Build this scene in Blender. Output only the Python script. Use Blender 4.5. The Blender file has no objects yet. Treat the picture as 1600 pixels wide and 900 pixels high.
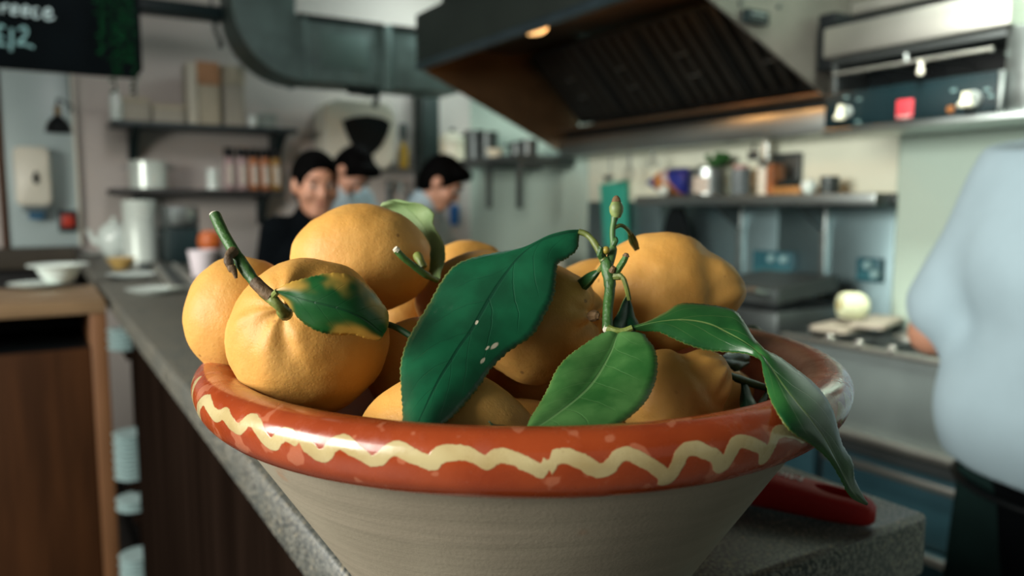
import bpy, bmesh, math, random
import numpy as np
from mathutils import Vector, Matrix, noise

random.seed(4)
S = bpy.context.scene
COL = S.collection
PI = math.pi

# ------------------------------------------------------------------ camera
FPX = 1225.0
CAM = Vector((0, 0, 1.383))
YAW, PITCH = math.radians(31.3), math.radians(-6.06)
FW = Vector((math.sin(YAW) * math.cos(PITCH), math.cos(YAW) * math.cos(PITCH), math.sin(PITCH)))
RT = Vector((math.cos(YAW), -math.sin(YAW), 0))
UP = RT.cross(FW)
cam_d = bpy.data.cameras.new('camera')
cam_d.sensor_width = 36.0
cam_d.lens = 36.0 * FPX / 1600.0
cam_d.clip_start = 0.02
cam_d.dof.use_dof = True
cam_d.dof.focus_distance = 0.43
cam_d.dof.aperture_fstop = 5.0
cam = bpy.data.objects.new('camera', cam_d)
COL.objects.link(cam)
cam.matrix_world = Matrix.Translation(CAM) @ Matrix((RT, UP, -FW)).transposed().to_4x4()
S.camera = cam

# ------------------------------------------------------------------ light
W = bpy.data.worlds.new('world')
S.world = W
W.use_nodes = True
W.node_tree.nodes['Background'].inputs[0].default_value = (0.45, 0.62, 0.66, 1)
W.node_tree.nodes['Background'].inputs[1].default_value = 0.010


def area(name, loc, direction, sx, sy, power, color, spread=PI):
    d = bpy.data.lights.new(name, 'AREA')
    d.shape = 'RECTANGLE'
    d.size, d.size_y, d.energy, d.color, d.spread = sx, sy, power, color, spread
    o = bpy.data.objects.new(name, d)
    COL.objects.link(o)
    o.location = loc
    o.rotation_euler = Vector(direction).to_track_quat('-Z', 'Y').to_euler()
    return o


area('window_daylight', (-2.95, 0.75, 2.2), (1, -0.02, -0.16), 2.6, 1.5, 290, (1.0, 0.985, 0.90))
area('shopfront_daylight', (0.3, -1.95, 1.8), (0.25, 1, -0.05), 3.4, 1.7, 3.0, (0.80, 1.0, 0.97))
area('kitchen_corner_fill', (2.42, 4.35, 2.95), (-0.12, 0.05, -1), 0.4, 0.7, 22, (0.86, 1.0, 0.97))  # unseen fill added to light the far kitchen corner
area('back_wall_fill', (0.5, 3.0, 2.95), (0.05, 0.75, -1), 0.4, 0.8, 11, (1.0, 0.97, 0.93), 1.9)  # unseen fill added to brighten the back wall
area('range_wall_fill', (1.95, 1.15, 2.95), (0.55, 0.12, -1), 0.3, 1.2, 27, (0.95, 1.0, 0.88), 1.25)  # added fill without a fitting; narrow spread holds it to wall and pier

S.view_settings.view_transform = 'Standard'
S.view_settings.look = 'None'
S.view_settings.exposure = 0.0
S.view_settings.gamma = 1.0
S.view_settings.use_curve_mapping = False
try:
    S.cycles.use_denoising = True
    S.cycles.max_bounces = 8
except Exception:
    pass


# ------------------------------------------------------------------ helpers
def ray(x, y):
    return FW + RT * ((x - 800) / FPX) - UP * ((y - 450) / FPX)


def at(x, y, d):
    """point at picture position x, y and distance d along the view axis"""
    return CAM + ray(x, y) * d


def on(x, y, axis, val):
    """point where the sight line through x, y meets a plane of the room"""
    r = ray(x, y)
    i = 'XYZ'.index(axis)
    return CAM + r * ((val - CAM[i]) / r[i])


def srgb(r, g, b):
    return tuple(((c / 255) / 12.92 if c / 255 < 0.04045 else (((c / 255) + 0.055) / 1.055) ** 2.4) for c in (r, g, b))


class Nodes:
    def __init__(s, m):
        s.t = m.node_tree

    def add(s, kind, **kw):
        n = s.t.nodes.new(kind)
        for k, v in kw.items():
            if k.startswith('i_'):
                n.inputs[k[2:].replace('_', ' ')].default_value = v
            else:
                setattr(n, k, v)
        return n

    def link(s, a, b):
        s.t.links.new(a, b)

    def math(s, op, a, b=None, clamp=False):
        n = s.t.nodes.new('ShaderNodeMath')
        n.operation = op
        n.use_clamp = clamp
        for i, v in enumerate((a, b)):
            if v is None:
                continue
            if isinstance(v, (int, float)):
                n.inputs[i].default_value = v
            else:
                s.link(v, n.inputs[i])
        return n.outputs[0]

    def mix(s, fac, a, b, mode='MIX'):
        n = s.t.nodes.new('ShaderNodeMix')
        n.data_type = 'RGBA'
        n.blend_type = mode
        for sock, v in ((n.inputs[0], fac), (n.inputs[6], a), (n.inputs[7], b)):
            if isinstance(v, (int, float)):
                sock.default_value = v
            elif isinstance(v, tuple):
                sock.default_value = (*v[:3], 1)
            else:
                s.link(v, sock)
        return n.outputs[2]

    def ramp(s, fac, lo, hi):
        n = s.t.nodes.new('ShaderNodeMapRange')
        n.interpolation_type = 'SMOOTHSTEP'
        n.inputs[1].default_value, n.inputs[2].default_value = lo, hi
        s.link(fac, n.inputs[0])
        return n.outputs[0]


MATS = {}


def base_mat(name):
    m = bpy.data.materials.new(name)
    m.use_nodes = True
    return m, m.node_tree.nodes['Principled BSDF'], Nodes(m)


def coords(N, scale, obj=True, stretch=(1, 1, 1)):
    tc = N.add('ShaderNodeTexCoord')
    mp = N.add('ShaderNodeMapping')
    mp.inputs['Scale'].default_value = tuple(scale * k for k in stretch)
    N.link(tc.outputs['Object' if obj else 'Generated'], mp.inputs['Vector'])
    return mp.outputs[0]


def mat(name, color, rough=0.5, metal=0.0, var=0.12, vscale=6.0, bump=0.0, bscale=60.0, stretch=(1, 1, 1), sub=0.0, emit=None, coat=0.0, trans=0.0, spec=0.5):
    if name in MATS:
        return MATS[name]
    m, p, N = base_mat(name)
    v = coords(N, vscale, stretch=stretch)
    nz = N.add('ShaderNodeTexNoise', i_Scale=1.0, i_Detail=5.0)
    N.link(v, nz.inputs['Vector'])
    dark = tuple(c * (1 - var) for c in color)
    lite = tuple(min(1, c * (1 + var)) for c in color)
    N.link(N.mix(N.ramp(nz.outputs[0], 0.3, 0.7), dark, lite), p.inputs['Base Color'])
    r = N.math('MULTIPLY_ADD', nz.outputs[0], 0.15)
    r.node.inputs[2].default_value = rough - 0.075
    N.link(r, p.inputs['Roughness'])
    p.inputs['Metallic'].default_value = metal
    p.inputs['Coat Weight'].default_value = coat
    p.inputs['Specular IOR Level'].default_value = spec
    p.inputs['Transmission Weight'].default_value = trans
    if sub:
        p.inputs['Subsurface Weight'].default_value = sub
        p.inputs['Subsurface Radius'].default_value = (0.01, 0.005, 0.002)
        p.inputs['Subsurface Scale'].default_value = 0.5
    if bump:
        nb = N.add('ShaderNodeTexNoise', i_Scale=bscale, i_Detail=3.0)
        N.link(coords(N, 1.0, stretch=stretch), nb.inputs['Vector'])
        b = N.add('ShaderNodeBump', i_Strength=bump, i_Distance=0.002)
        N.link(nb.outputs[0], b.inputs['Height'])
        N.link(b.outputs[0], p.inputs['Normal'])
    if emit:
        p.inputs['Emission Color'].default_value = (*emit[0], 1)
        p.inputs['Emission Strength'].default_value = emit[1]
    MATS[name] = m
    return m


class MB:
    """collects shapes and links them as one mesh object"""

    def __init__(s):
        s.bm = bmesh.new()

    def quadbox(s, x0, x1, y0, y1, z0, z1, bev=0.0, seg=2):
        r = bmesh.ops.create_cube(s.bm, size=1.0)
        vs = r['verts']
        for v in vs:
            v.co = Vector(((x0 + x1) / 2 + v.co.x * (x1 - x0), (y0 + y1) / 2 + v.co.y * (y1 - y0), (z0 + z1) / 2 + v.co.z * (z1 - z0)))
        if bev:
            es = {e for v in vs for e in v.link_edges}
            bmesh.ops.bevel(s.bm, geom=list(es), offset=bev, segments=seg, affect='EDGES', profile=0.5)
        return s

    def tube(s, pts, rad, n=10, cap=True, flat=1.0):
        pts = [Vector(p) for p in pts]
        if isinstance(rad, (int, float)):
            rad = [rad] * len(pts)
        rings = []
        up = None
        for i, p in enumerate(pts):
            t = (pts[min(i + 1, len(pts) - 1)] - pts[max(i - 1, 0)]).normalized()
            if up is None:
                up = Vector((0, 0, 1)) if abs(t.z) < 0.9 else Vector((1, 0, 0))
            a = t.cross(up).normalized()
            b = a.cross(t).normalized()
            up = b
            rings.append([s.bm.verts.new(p + (a * math.cos(2 * PI * k / n) + b * flat * math.sin(2 * PI * k / n)) * rad[i]) for k in range(n)])
        for i in range(len(rings) - 1):
            for k in range(n):
                s.bm.faces.new((rings[i][k], rings[i][(k + 1) % n], rings[i + 1][(k + 1) % n], rings[i + 1][k]))
        if cap:
            s.bm.faces.new(rings[0][::-1])
            s.bm.faces.new(rings[-1])
        return s

    def lathe(s, prof, c=(0, 0, 0), n=32, axis=None, sx=1.0, sy=1.0):
        c = Vector(c)
        M = Matrix.Identity(3) if axis is None else Vector(axis).to_track_quat('Z', 'Y').to_matrix()
        rings = []
        for r, z in prof:
            if r < 1e-6:
                rings.append([s.bm.verts.new(c + M @ Vector((0, 0, z)))])
            else:
                rings.append([s.bm.verts.new(c + M @ Vector((sx * r * math.cos(2 * PI * k / n), sy * r * math.sin(2 * PI * k / n), z))) for k in range(n)])
        for a, b in zip(rings, rings[1:]):
            for k in range(n):
                q = [a[k % len(a)], a[(k + 1) % len(a)], b[(k + 1) % len(b)], b[k % len(b)]]
                q = [v for i, v in enumerate(q) if v not in q[:i]]
                if len(q) > 2:
                    s.bm.faces.new(q)
        return s

    def ball(s, c, rx, ry=None, rz=None, n=20, m=12):
        ry = rx if ry is None else ry
        rz = rx if rz is None else rz
        r_ = bmesh.ops.create_uvsphere(s.bm, u_segments=n, v_segments=m, radius=1)
        for v in r_['verts']:
            v.co = Vector((c[0] + v.co.x * rx, c[1] + v.co.y * ry, c[2] + v.co.z * rz))
        return s

    def prism(s, poly, vec):
        """extrudes a closed 3D polygon along vec"""
        vec = Vector(vec)
        a = [s.bm.verts.new(Vector(p)) for p in poly]
        b = [s.bm.verts.new(Vector(p) + vec) for p in poly]
        s.bm.faces.new(a[::-1])
        s.bm.faces.new(b)
        for i in range(len(a)):
            j = (i + 1) % len(a)
            s.bm.faces.new((a[i], a[j], b[j], b[i]))
        return s

    def raw(s, verts, faces):
        vs = [s.bm.verts.new(v) for v in verts]
        for f in faces:
            s.bm.faces.new([vs[i] for i in f])
        return s

    def build(s, name, material, parent=None, base=None, smooth=True, sharp=38):
        bm = s.bm
        bmesh.ops.recalc_face_normals(bm, faces=bm.faces)
        if smooth:
            lim = math.radians(sharp)
            for f in bm.faces:
                f.smooth = True
            for e in bm.edges:
                if len(e.link_faces) == 2 and e.calc_face_angle(0) > lim:
                    e.smooth = False
        me = bpy.data.meshes.new(name)
        bm.to_mesh(me)
        bm.free()
        return link(name, me, material, parent, base)


ROOTLOC = {}


def link(name, me, material, parent=None, base=None):
    o = bpy.data.objects.new(name, me)
    COL.objects.link(o)
    if material:
        me.materials.append(material)
    if parent is not None:
        loc = ROOTLOC[parent.name]
        me.transform(Matrix.Translation(-loc))
        o.parent = parent
        ROOTLOC[o.name] = loc
    else:
        loc = Vector(base) if base is not None else Vector((0, 0, 0))
        me.transform(Matrix.Translation(-loc))
        o.location = loc
        ROOTLOC[o.name] = loc
    return o


def tag(o, label, cat, group=None, kind=None):
    o['label'] = label
    o['category'] = cat
    if group:
        o['group'] = group
    if kind:
        o['kind'] = kind
    return o


def thing(name, label, cat, loc, group=None):
    o = bpy.data.objects.new(name, None)
    o.empty_display_size = 0.05
    COL.objects.link(o)
    o.location = loc
    ROOTLOC[o.name] = Vector(loc)
    return tag(o, label, cat, group)


def struct(o, label=None):
    o['kind'] = 'structure'
    if label:
        o['label'] = label
    return o


def bx(name, m, parent, x0, x1, y0, y1, z0, z1, bev=0.003, base=None):
    return MB().quadbox(x0, x1, y0, y1, z0, z1, bev).build(name, m, parent, base)


def dup(root, loc, label, group=None):
    r = root.copy()
    COL.objects.link(r)
    r.location = loc
    r['label'] = label
    if group:
        r['group'] = group
    for ch in list(root.children):
        c = ch.copy()
        COL.objects.link(c)
        c.parent = r
        for g in list(ch.children):
            d = g.copy()
            COL.objects.link(d)
            d.parent = c
    return r


def catmull(P, n):
    P = [Vector(p) for p in P]
    Q = [P[0] * 2 - P[1]] + P + [P[-1] * 2 - P[-2]]
    out = []
    for i in range(1, len(Q) - 2):
        a, b, c, d = Q[i - 1:i + 3]
        for k in range(n):
            t = k / n
            out.append(0.5 * ((2 * b) + (c - a) * t + (2 * a - 5 * b + 4 * c - d) * t * t + (3 * b - a - 3 * c + d) * t ** 3))
    out.append(P[-1])
    return out


# ------------------------------------------------------------------ materials
PAINT = mat('wall_paint', srgb(184, 176, 170), 0.7, var=0.06, vscale=1.5, bump=0.1)
PAINT_D = mat('dark_dining_paint', (0.018, 0.024, 0.024), 0.7, var=0.1, vscale=1.5)
PAINT_R = mat('kitchen_wall_paint', srgb(180, 200, 188), 0.5, var=0.05, vscale=1.5)
WHITE_GLOSS = mat('white_gloss_panel', srgb(170, 186, 186), 0.35, var=0.05, vscale=2)
STEEL = mat('brushed_steel', (0.42, 0.47, 0.46), 0.34, 1.0, var=0.08, vscale=3, bump=0.03, bscale=200, stretch=(1, 1, 8))
SPLASH = mat('reflection_tinted_steel', (0.27, 0.385, 0.41), 0.36, 1.0, var=0.08, vscale=3)  # teal reflections of the room put into the steel's colour
ALU = mat('pale_aluminium', (0.70, 0.78, 0.72), 0.3, 0.3, var=0.05)
STEEL_D = mat('dull_dark_steel', (0.10, 0.115, 0.115), 0.42, 0.75, var=0.15, vscale=4)
STEEL_L = mat('bright_steel', (0.60, 0.60, 0.55), 0.42, 1.0, var=0.05, vscale=4)
HOODSTEEL = mat('hood_steel', (0.012, 0.017, 0.0145), 0.55, 0.0, spec=0.25, var=0.12, vscale=3)
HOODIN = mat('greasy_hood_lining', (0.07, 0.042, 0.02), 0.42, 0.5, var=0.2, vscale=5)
BAFFLE = mat('dark_baffle_steel', (0.012, 0.014, 0.014), 0.45, 0.6, var=0.2, vscale=8)
GALV = mat('galvanised_steel', (0.11, 0.165, 0.155), 0.55, 0.15, var=0.2, vscale=9)
DARKTEAL = mat('dark_teal_paint', (0.008, 0.020, 0.022), 0.5, spec=0.25, var=0.2)
BLACK = mat('black_plastic', (0.004, 0.006, 0.007), 0.5, var=0.2, spec=0.2)
WHITEP = mat('white_plastic', srgb(226, 222, 206), 0.4, var=0.04)
CERAMIC = mat('white_ceramic', srgb(214, 226, 220), 0.2, var=0.04, coat=0.3)
WOOD = mat('orange_brown_wood', (0.058, 0.021, 0.0065), 0.6, spec=0.2, var=0.35, vscale=2.2, stretch=(6, 6, 0.6))
WOOD_D = mat('dark_stained_wood', (0.007, 0.0042, 0.003), 0.95, var=0.3, vscale=2.2, stretch=(6, 6, 0.6), spec=0.0)
WOOD_L = mat('pale_wood_edge', (0.27, 0.17, 0.09), 0.5, var=0.2, vscale=4, stretch=(1, 6, 6))
BOARDWOOD = mat('scrubbed_wood', (0.34, 0.30, 0.24), 0.6, var=0.12, vscale=10, stretch=(6, 1, 1))
SKIN = mat('skin', (0.48, 0.235, 0.15), 0.5, var=0.08, vscale=12, sub=0.08)
HAIR = mat('black_hair', (0.0014, 0.0014, 0.0014), 0.7, spec=0.02, var=0.3, vscale=40)
KNIT = mat('black_knit', (0.002, 0.003, 0.004), 0.9, spec=0.03, var=0.2, vscale=60)
COTTON = mat('white_cotton', srgb(158, 180, 190), 0.85, var=0.04, vscale=10, bump=0.15, bscale=30)
APRON = mat('dark_green_apron_cloth', (0.008, 0.022, 0.020), 0.85, spec=0.1, var=0.15, vscale=10)
TROUSER = mat('black_trouser_cloth', (0.003, 0.004, 0.005), 0.9, spec=0.05, var=0.2, vscale=10)
GLASS = mat('clear_plastic', (0.75, 0.82, 0.82), 0.15, var=0.02, trans=0.7)
FLOORM = mat('grey_floor', (0.10, 0.095, 0.09), 0.45, var=0.15, vscale=2)
CEILM = mat('ceiling_paint', srgb(70, 72, 72), 0.8, var=0.04)
STEM = None


def granite():
    m, p, N = base_mat('speckled_granite')
    v = coords(N, 1.0)
    a = N.add('ShaderNodeTexNoise', i_Scale=330.0, i_Detail=2.0, i_Roughness=0.6)
    b = N.add('ShaderNodeTexVoronoi', i_Scale=330.0)
    c = N.add('ShaderNodeTexNoise', i_Scale=14.0, i_Detail=4.0)
    for n in (a, b, c):
        N.link(v, n.inputs['Vector'])
    k = N.mix(N.ramp(a.outputs[0], 0.47, 0.58), (0.008, 0.0105, 0.0095), (0.165, 0.16, 0.135))
    gold = N.ramp(b.outputs['Color'], 0.72, 0.95)
    k = N.mix(gold, k, (0.26, 0.22, 0.15))
    k = N.mix(N.ramp(c.outputs[0], 0.35, 0.75), k, N.mix(0.5, k, (0.05, 0.058, 0.055)))
    N.link(k, p.inputs['Base Color'])
    p.inputs['Roughness'].default_value = 0.42
    bp = N.add('ShaderNodeBump', i_Strength=0.18, i_Distance=0.001)
    N.link(a.outputs[0], bp.inputs['Height'])
    N.link(bp.outputs[0], p.inputs['Normal'])
    return m


GRANITE = granite()


def lemon_mat():
    m, p, N = base_mat('lemon_rind')
    v = coords(N, 1.0)
    n1 = N.add('ShaderNodeTexNoise', i_Scale=22.0, i_Detail=4.0)
    n2 = N.add('ShaderNodeTexNoise', i_Scale=90.0, i_Detail=4.0)
    vo = N.add('ShaderNodeTexVoronoi', i_Scale=520.0)
    n3 = N.add('ShaderNodeTexNoise', i_Scale=330.0, i_Detail=2.0)
    sp = N.add('ShaderNodeTexVoronoi', i_Scale=75.0)
    for n in (n1, n2, vo, n3, sp):
        N.link(v, n.inputs['Vector'])
    c = N.mix(N.ramp(n1.outputs[0], 0.32, 0.7), (0.58, 0.285, 0.062), (0.64, 0.345, 0.092))
    c = N.mix(N.math('MULTIPLY', N.ramp(n2.outputs[0], 0.55, 0.8), 0.35), c, (0.50, 0.22, 0.04))
    spot = N.math('MULTIPLY', N.ramp(sp.outputs['Distance'], 0.13, 0.06), N.ramp(n1.outputs[0], 0.52, 0.6))
    c = N.mix(N.math('MULTIPLY', spot, 0.6), c, (0.16, 0.06, 0.02))
    N.link(c, p.inputs['Base Color'])
    p.inputs['Roughness'].default_value = 0.52
    p.inputs['Specular IOR Level'].default_value = 0.3
    p.inputs['Subsurface Weight'].default_value = 0.12
    p.inputs['Subsurface Radius'].default_value = (0.012, 0.006, 0.002)
    p.inputs['Subsurface Scale'].default_value = 0.4
    h = N.math('ADD', N.math('MULTIPLY', N.ramp(vo.outputs['Distance'], 0.0, 0.5), 0.12), N.math('MULTIPLY', n3.outputs[0], 0.35))
    h = N.math('ADD', h, N.math('MULTIPLY', n2.outputs[0], 1.1))
    b = N.add('ShaderNodeBump', i_Strength=0.45, i_Distance=0.0013)
    N.link(h, b.inputs['Height'])
    N.link(b.outputs[0], p.inputs['Normal'])
    return m


LEMON = lemon_mat()


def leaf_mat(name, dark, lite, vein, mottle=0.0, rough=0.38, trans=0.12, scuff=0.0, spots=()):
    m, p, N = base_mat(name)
    uv = N.add('ShaderNodeUVMap')
    sep = N.add('ShaderNodeSeparateXYZ')
    N.link(uv.outputs[0], sep.inputs[0])
    u = N.math('ABSOLUTE', N.math('MULTIPLY_ADD', sep.outputs[0], 2.0))
    u.node.inputs[0].links[0].from_node.inputs[2].default_value = -1.0
    v = sep.outputs[1]
    w = coords(N, 1.0)
    n1 = N.add('ShaderNodeTexNoise', i_Scale=38.0, i_Detail=5.0)
    n2 = N.add('ShaderNodeTexNoise', i_Scale=190.0, i_Detail=4.0)
    for n in (n1, n2):
        N.link(w, n.inputs['Vector'])
    c = N.mix(N.ramp(n1.outputs[0], 0.3, 0.7), dark, lite)
    # side veins bend towards the tip
    ph = N.math('SUBTRACT', N.math('MULTIPLY', v, 8.0), N.math('MULTIPLY', u, 2.1))
    ph = N.math('ADD', ph, N.math('MULTIPLY', n1.outputs[0], 0.5))
    fr = N.math('ABSOLUTE', N.math('SUBTRACT', N.math('FRACT', ph), 0.5))
    side = N.ramp(fr, 0.035, 0.0)
    side = N.math('MULTIPLY', side, N.ramp(u, 0.85, 0.5))
    mid = N.ramp(u, 0.045, 0.015)
    c = N.mix(N.math('MULTIPLY', side, 0.30), c, vein)
    c = N.mix(N.math('MULTIPLY', mid, 0.75), c, vein)
    edge = N.ramp(u, 0.95, 1.0)
    c = N.mix(N.math('MULTIPLY', edge, 0.45), c, (0.26, 0.24, 0.06))
    if mottle:
        nm = N.add('ShaderNodeTexNoise', i_Scale=26.0, i_Detail=3.0)
        N.link(w, nm.inputs['Vector'])
        k = N.math('MULTIPLY', N.ramp(nm.outputs[0], 0.40, 0.54), N.ramp(u, 0.22, 0.68))
        c = N.mix(N.math('MULTIPLY', k, mottle), c, (0.50, 0.29, 0.05))
    if scuff:
        ns = N.add('ShaderNodeTexNoise', i_Scale=24.0, i_Detail=6.0, i_Roughness=0.65)
        N.link(w, ns.inputs['Vector'])
        k = N.math('MULTIPLY', N.ramp(ns.outputs[0], 0.60, 0.74), N.ramp(u, 0.3, 0.9))
        c = N.mix(N.math('MULTIPLY', k, scuff), c, (0.28, 0.30, 0.27))
    for (su, sv, sr) in spots:
        du = N.math('MULTIPLY', N.math('SUBTRACT', sep.outputs[0], su), 0.55)
        dv_ = N.math('SUBTRACT', v, sv)
        q_ = N.math('SQRT', N.math('ADD', N.math('MULTIPLY', du, du), N.math('MULTIPLY', dv_, dv_)))
        q_ = N.math('ADD', q_, N.math('MULTIPLY', N.math('SUBTRACT', n2.outputs[0], 0.5), 0.012))
        c = N.mix(N.ramp(q_, sr, sr * 0.5), c, (0.42, 0.38, 0.28))
    N.link(c, p.inputs['Base Color'])
    p.inputs['Roughness'].default_value = rough
    p.inputs['Specular IOR Level'].default_value = 0.45
    h = N.math('SUBTRACT', N.math('MULTIPLY', n2.outputs[0], 0.25), N.math('ADD', N.math('MULTIPLY', side, 0.5), mid))
    b = N.add('ShaderNodeBump', i_Strength=0.35, i_Distance=0.0008)
    N.link(h, b.inputs['Height'])
    N.link(b.outputs[0], p.inputs['Normal'])
    if trans:
        out = m.node_tree.nodes['Material Output']
        tr = N.add('ShaderNodeBsdfTranslucent')
        N.link(N.mix(0.5, c, (0.25, 0.45, 0.06)), tr.inputs[0])
        mx = N.add('ShaderNodeMixShader', i_Fac=trans)
        N.link(p.outputs[0], mx.inputs[1])
        N.link(tr.outputs[0], mx.inputs[2])
        N.link(mx.outputs[0], out.inputs[0])
    return m


LEAF_DARK = leaf_mat('dark_green_leaf', (0.002, 0.045, 0.018), (0.004, 0.085, 0.034), (0.001, 0.03, 0.014), scuff=0.85, trans=0.05, rough=0.42, spots=((0.84, 0.545, 0.016), (0.80, 0.56, 0.010), (0.505, 0.50, 0.008), (0.86, 0.60, 0.014)))
LEAF_MOTT = leaf_mat('mottled_green_leaf', (0.003, 0.055, 0.012), (0.012, 0.105, 0.022), (0.002, 0.04, 0.012), mottle=1.0, trans=0.06)
LEAF_PALE = leaf_mat('pale_leaf_underside', (0.17, 0.27, 0.10), (0.28, 0.38, 0.17), (0.12, 0.2, 0.06), trans=0.2, rough=0.65)
LEAF_MID = leaf_mat('mid_green_leaf', (0.006, 0.050, 0.013), (0.020, 0.095, 0.022), (0.17, 0.24, 0.075), rough=0.32, trans=0.08)
LEAF_FRONT = leaf_mat('sheen_tinted_front_leaf', (0.014, 0.078, 0.014), (0.062, 0.165, 0.044), (0.10, 0.20, 0.07), rough=0.42, trans=0.08)  # lighter copy of the mid green, leaf sheen put into its colour
LEAF_DULL = leaf_mat('dull_green_leaf', (0.002, 0.03, 0.012), (0.006, 0.06, 0.022), (0.02, 0.10, 0.04), trans=0.05)  # darkest of the leaf greens, with paler veins
STEM = mat('green_twig', (0.035, 0.10, 0.020), 0.5, var=0.4, vscale=60, bump=0.4, bscale=300)
STEM_L = mat('yellow_green_petiole', (0.12, 0.15, 0.03), 0.5, var=0.35, vscale=60, bump=0.3, bscale=300)
BARK = mat('brown_twig_bark', (0.11, 0.062, 0.025), 0.7, var=0.4, vscale=80, bump=0.5, bscale=300)
CUT = mat('cut_twig_end', (0.55, 0.52, 0.42), 0.7, var=0.1)


def rim_mat():
    m, p, N = base_mat('red_slip_glaze')
    v = coords(N, 1.0)
    n1 = N.add('ShaderNodeTexNoise', i_Scale=30.0, i_Detail=5.0)
    n2 = N.add('ShaderNodeTexNoise', i_Scale=75.0, i_Detail=6.0, i_Roughness=0.65)
    n3 = N.add('ShaderNodeTexNoise', i_Scale=260.0, i_Detail=3.0)
    n4 = N.add('ShaderNodeTexNoise', i_Scale=52.0, i_Detail=2.0)
    for n in (n1, n2, n3, n4):
        N.link(v, n.inputs['Vector'])
    a = N.add('ShaderNodeAttribute', attribute_name='slip_distance')
    ll = N.add('ShaderNodeAttribute', attribute_name='lip_wear')
    red = N.mix(N.ramp(n1.outputs[0], 0.3, 0.7), (0.25, 0.035, 0.008), (0.32, 0.052, 0.012))
    # worn salmon patches
    red = N.mix(N.math('MULTIPLY', N.ramp(n4.outputs[0], 0.60, 0.625), 0.55), red, (0.48, 0.165, 0.085))
    red = N.mix(N.math('MULTIPLY', N.ramp(n3.outputs[0], 0.66, 0.8), 0.35), red, (0.45, 0.2, 0.12))
    wear = N.math('MULTIPLY', ll.outputs['Fac'], N.ramp(n2.outputs[0], 0.22, 0.42))
    red = N.mix(wear, red, (0.20, 0.095, 0.055))
    d = N.math('ADD', a.outputs['Fac'], N.math('MULTIPLY', N.math('SUBTRACT', n2.outputs[0], 0.5), 4.5))
    slip = N.ramp(d, 3.6, 3.1)
    cream = N.mix(N.ramp(n1.outputs[0], 0.35, 0.7), (0.40, 0.30, 0.135), (0.50, 0.41, 0.21))
    cream = N.mix(N.math('MULTIPLY', N.ramp(n3.outputs[0], 0.62, 0.8), 0.5), cream, (0.30, 0.2, 0.1))
    N.link(N.mix(slip, red, cream), p.inputs['Base Color'])
    r = N.math('ADD', N.math('MULTIPLY', N.ramp(n2.outputs[0], 0.45, 0.7), 0.25), 0.20)
    r = N.math('ADD', r, N.math('MULTIPLY', wear, 0.35))
    N.link(r, p.inputs['Roughness'])
    N.link(N.math('MULTIPLY', N.math('SUBTRACT', 1.0, wear), 0.35), p.inputs['Coat Weight'])
    p.inputs['Coat Roughness'].default_value = 0.12
    h = N.math('ADD', N.math('MULTIPLY', slip, 0.5), N.math('MULTIPLY', n2.outputs[0], 0.5))
    b = N.add('ShaderNodeBump', i_Strength=0.25, i_Distance=0.0015)
    N.link(h, b.inputs['Height'])
    N.link(b.outputs[0], p.inputs['Normal'])
    return m


def clay_mat():
    m, p, N = base_mat('pale_unglazed_clay')
    v = coords(N, 1.0)
    rings = coords(N, 1.0, stretch=(6, 6, 130))
    n1 = N.add('ShaderNodeTexNoise', i_Scale=9.0, i_Detail=5.0)
    n2 = N.add('ShaderNodeTexNoise', i_Scale=1.0, i_Detail=4.0)
    n3 = N.add('ShaderNodeTexNoise', i_Scale=420.0, i_Detail=2.0)
    n4 = N.add('ShaderNodeTexNoise', i_Scale=24.0, i_Detail=3.0)
    for n, q in ((n1, v), (n2, rings), (n3, v), (n4, v)):
        N.link(q, n.inputs['Vector'])
    c = N.mix(N.ramp(n1.outputs[0], 0.3, 0.72), (0.178, 0.150, 0.106), (0.24, 0.208, 0.150))
    c = N.mix(N.math('MULTIPLY', N.ramp(n1.outputs[0], 0.58, 0.66), 0.3), c, (0.20, 0.215, 0.17))
    c = N.mix(N.math('MULTIPLY', N.ramp(n2.outputs[0], 0.4, 0.75), 0.3), c, (0.31, 0.255, 0.19))
    c = N.mix(N.math('MULTIPLY', N.ramp(n4.outputs[0], 0.66, 0.74), 0.45), c, (0.25, 0.11, 0.045))
    N.link(c, p.inputs['Base Color'])
    p.inputs['Roughness'].default_value = 0.75
    h = N.math('ADD', n2.outputs[0], N.math('MULTIPLY', n3.outputs[0], 0.25))
    b = N.add('ShaderNodeBump', i_Strength=0.4, i_Distance=0.0014)
    N.link(h, b.inputs['Height'])
    N.link(b.outputs[0], p.inputs['Normal'])
    return m


INGLAZE = mat('brown_orange_glaze', (0.16, 0.036, 0.009), 0.45, spec=0.25, var=0.3, vscale=20, bump=0.2, bscale=60)

# ------------------------------------------------------------------ the room
Y_B, X_R = 5.11, 2.75
struct(bx('floor', FLOORM, None, -3.1, 2.95, -2.1, 5.3, -0.1, 0, 0), 'grey floor of the bar and kitchen')
struct(bx('ceiling', CEILM, None, -3.1, 2.95, -2.1, 5.3, 3.0, 3.1, 0), 'plain ceiling above the kitchen')
struct(bx('wall_back', PAINT, None, -3.1, 2.95, Y_B, Y_B + 0.15, 0, 3.0, 0), 'beige painted wall behind the far end of the bar')
wr = struct(bx('wall_right', PAINT_R, None, X_R, X_R + 0.15, -2.1, Y_B, 0, 3.0, 0), 'pale kitchen wall behind the cooking range')
for k, (y0, y1) in enumerate(((1.765, 2.30), (2.304, 3.04), (3.044, 3.665))):
    bx('steel_panel', SPLASH, wr, X_R - 0.006, X_R + 0.002, y0, y1, 0.05, 1.40, 0.001)
bx('painted_pier', PAINT_R, wr, 2.55, X_R + 0.01, -0.4, 1.635, 0, 3.0, 0.006)
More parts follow.
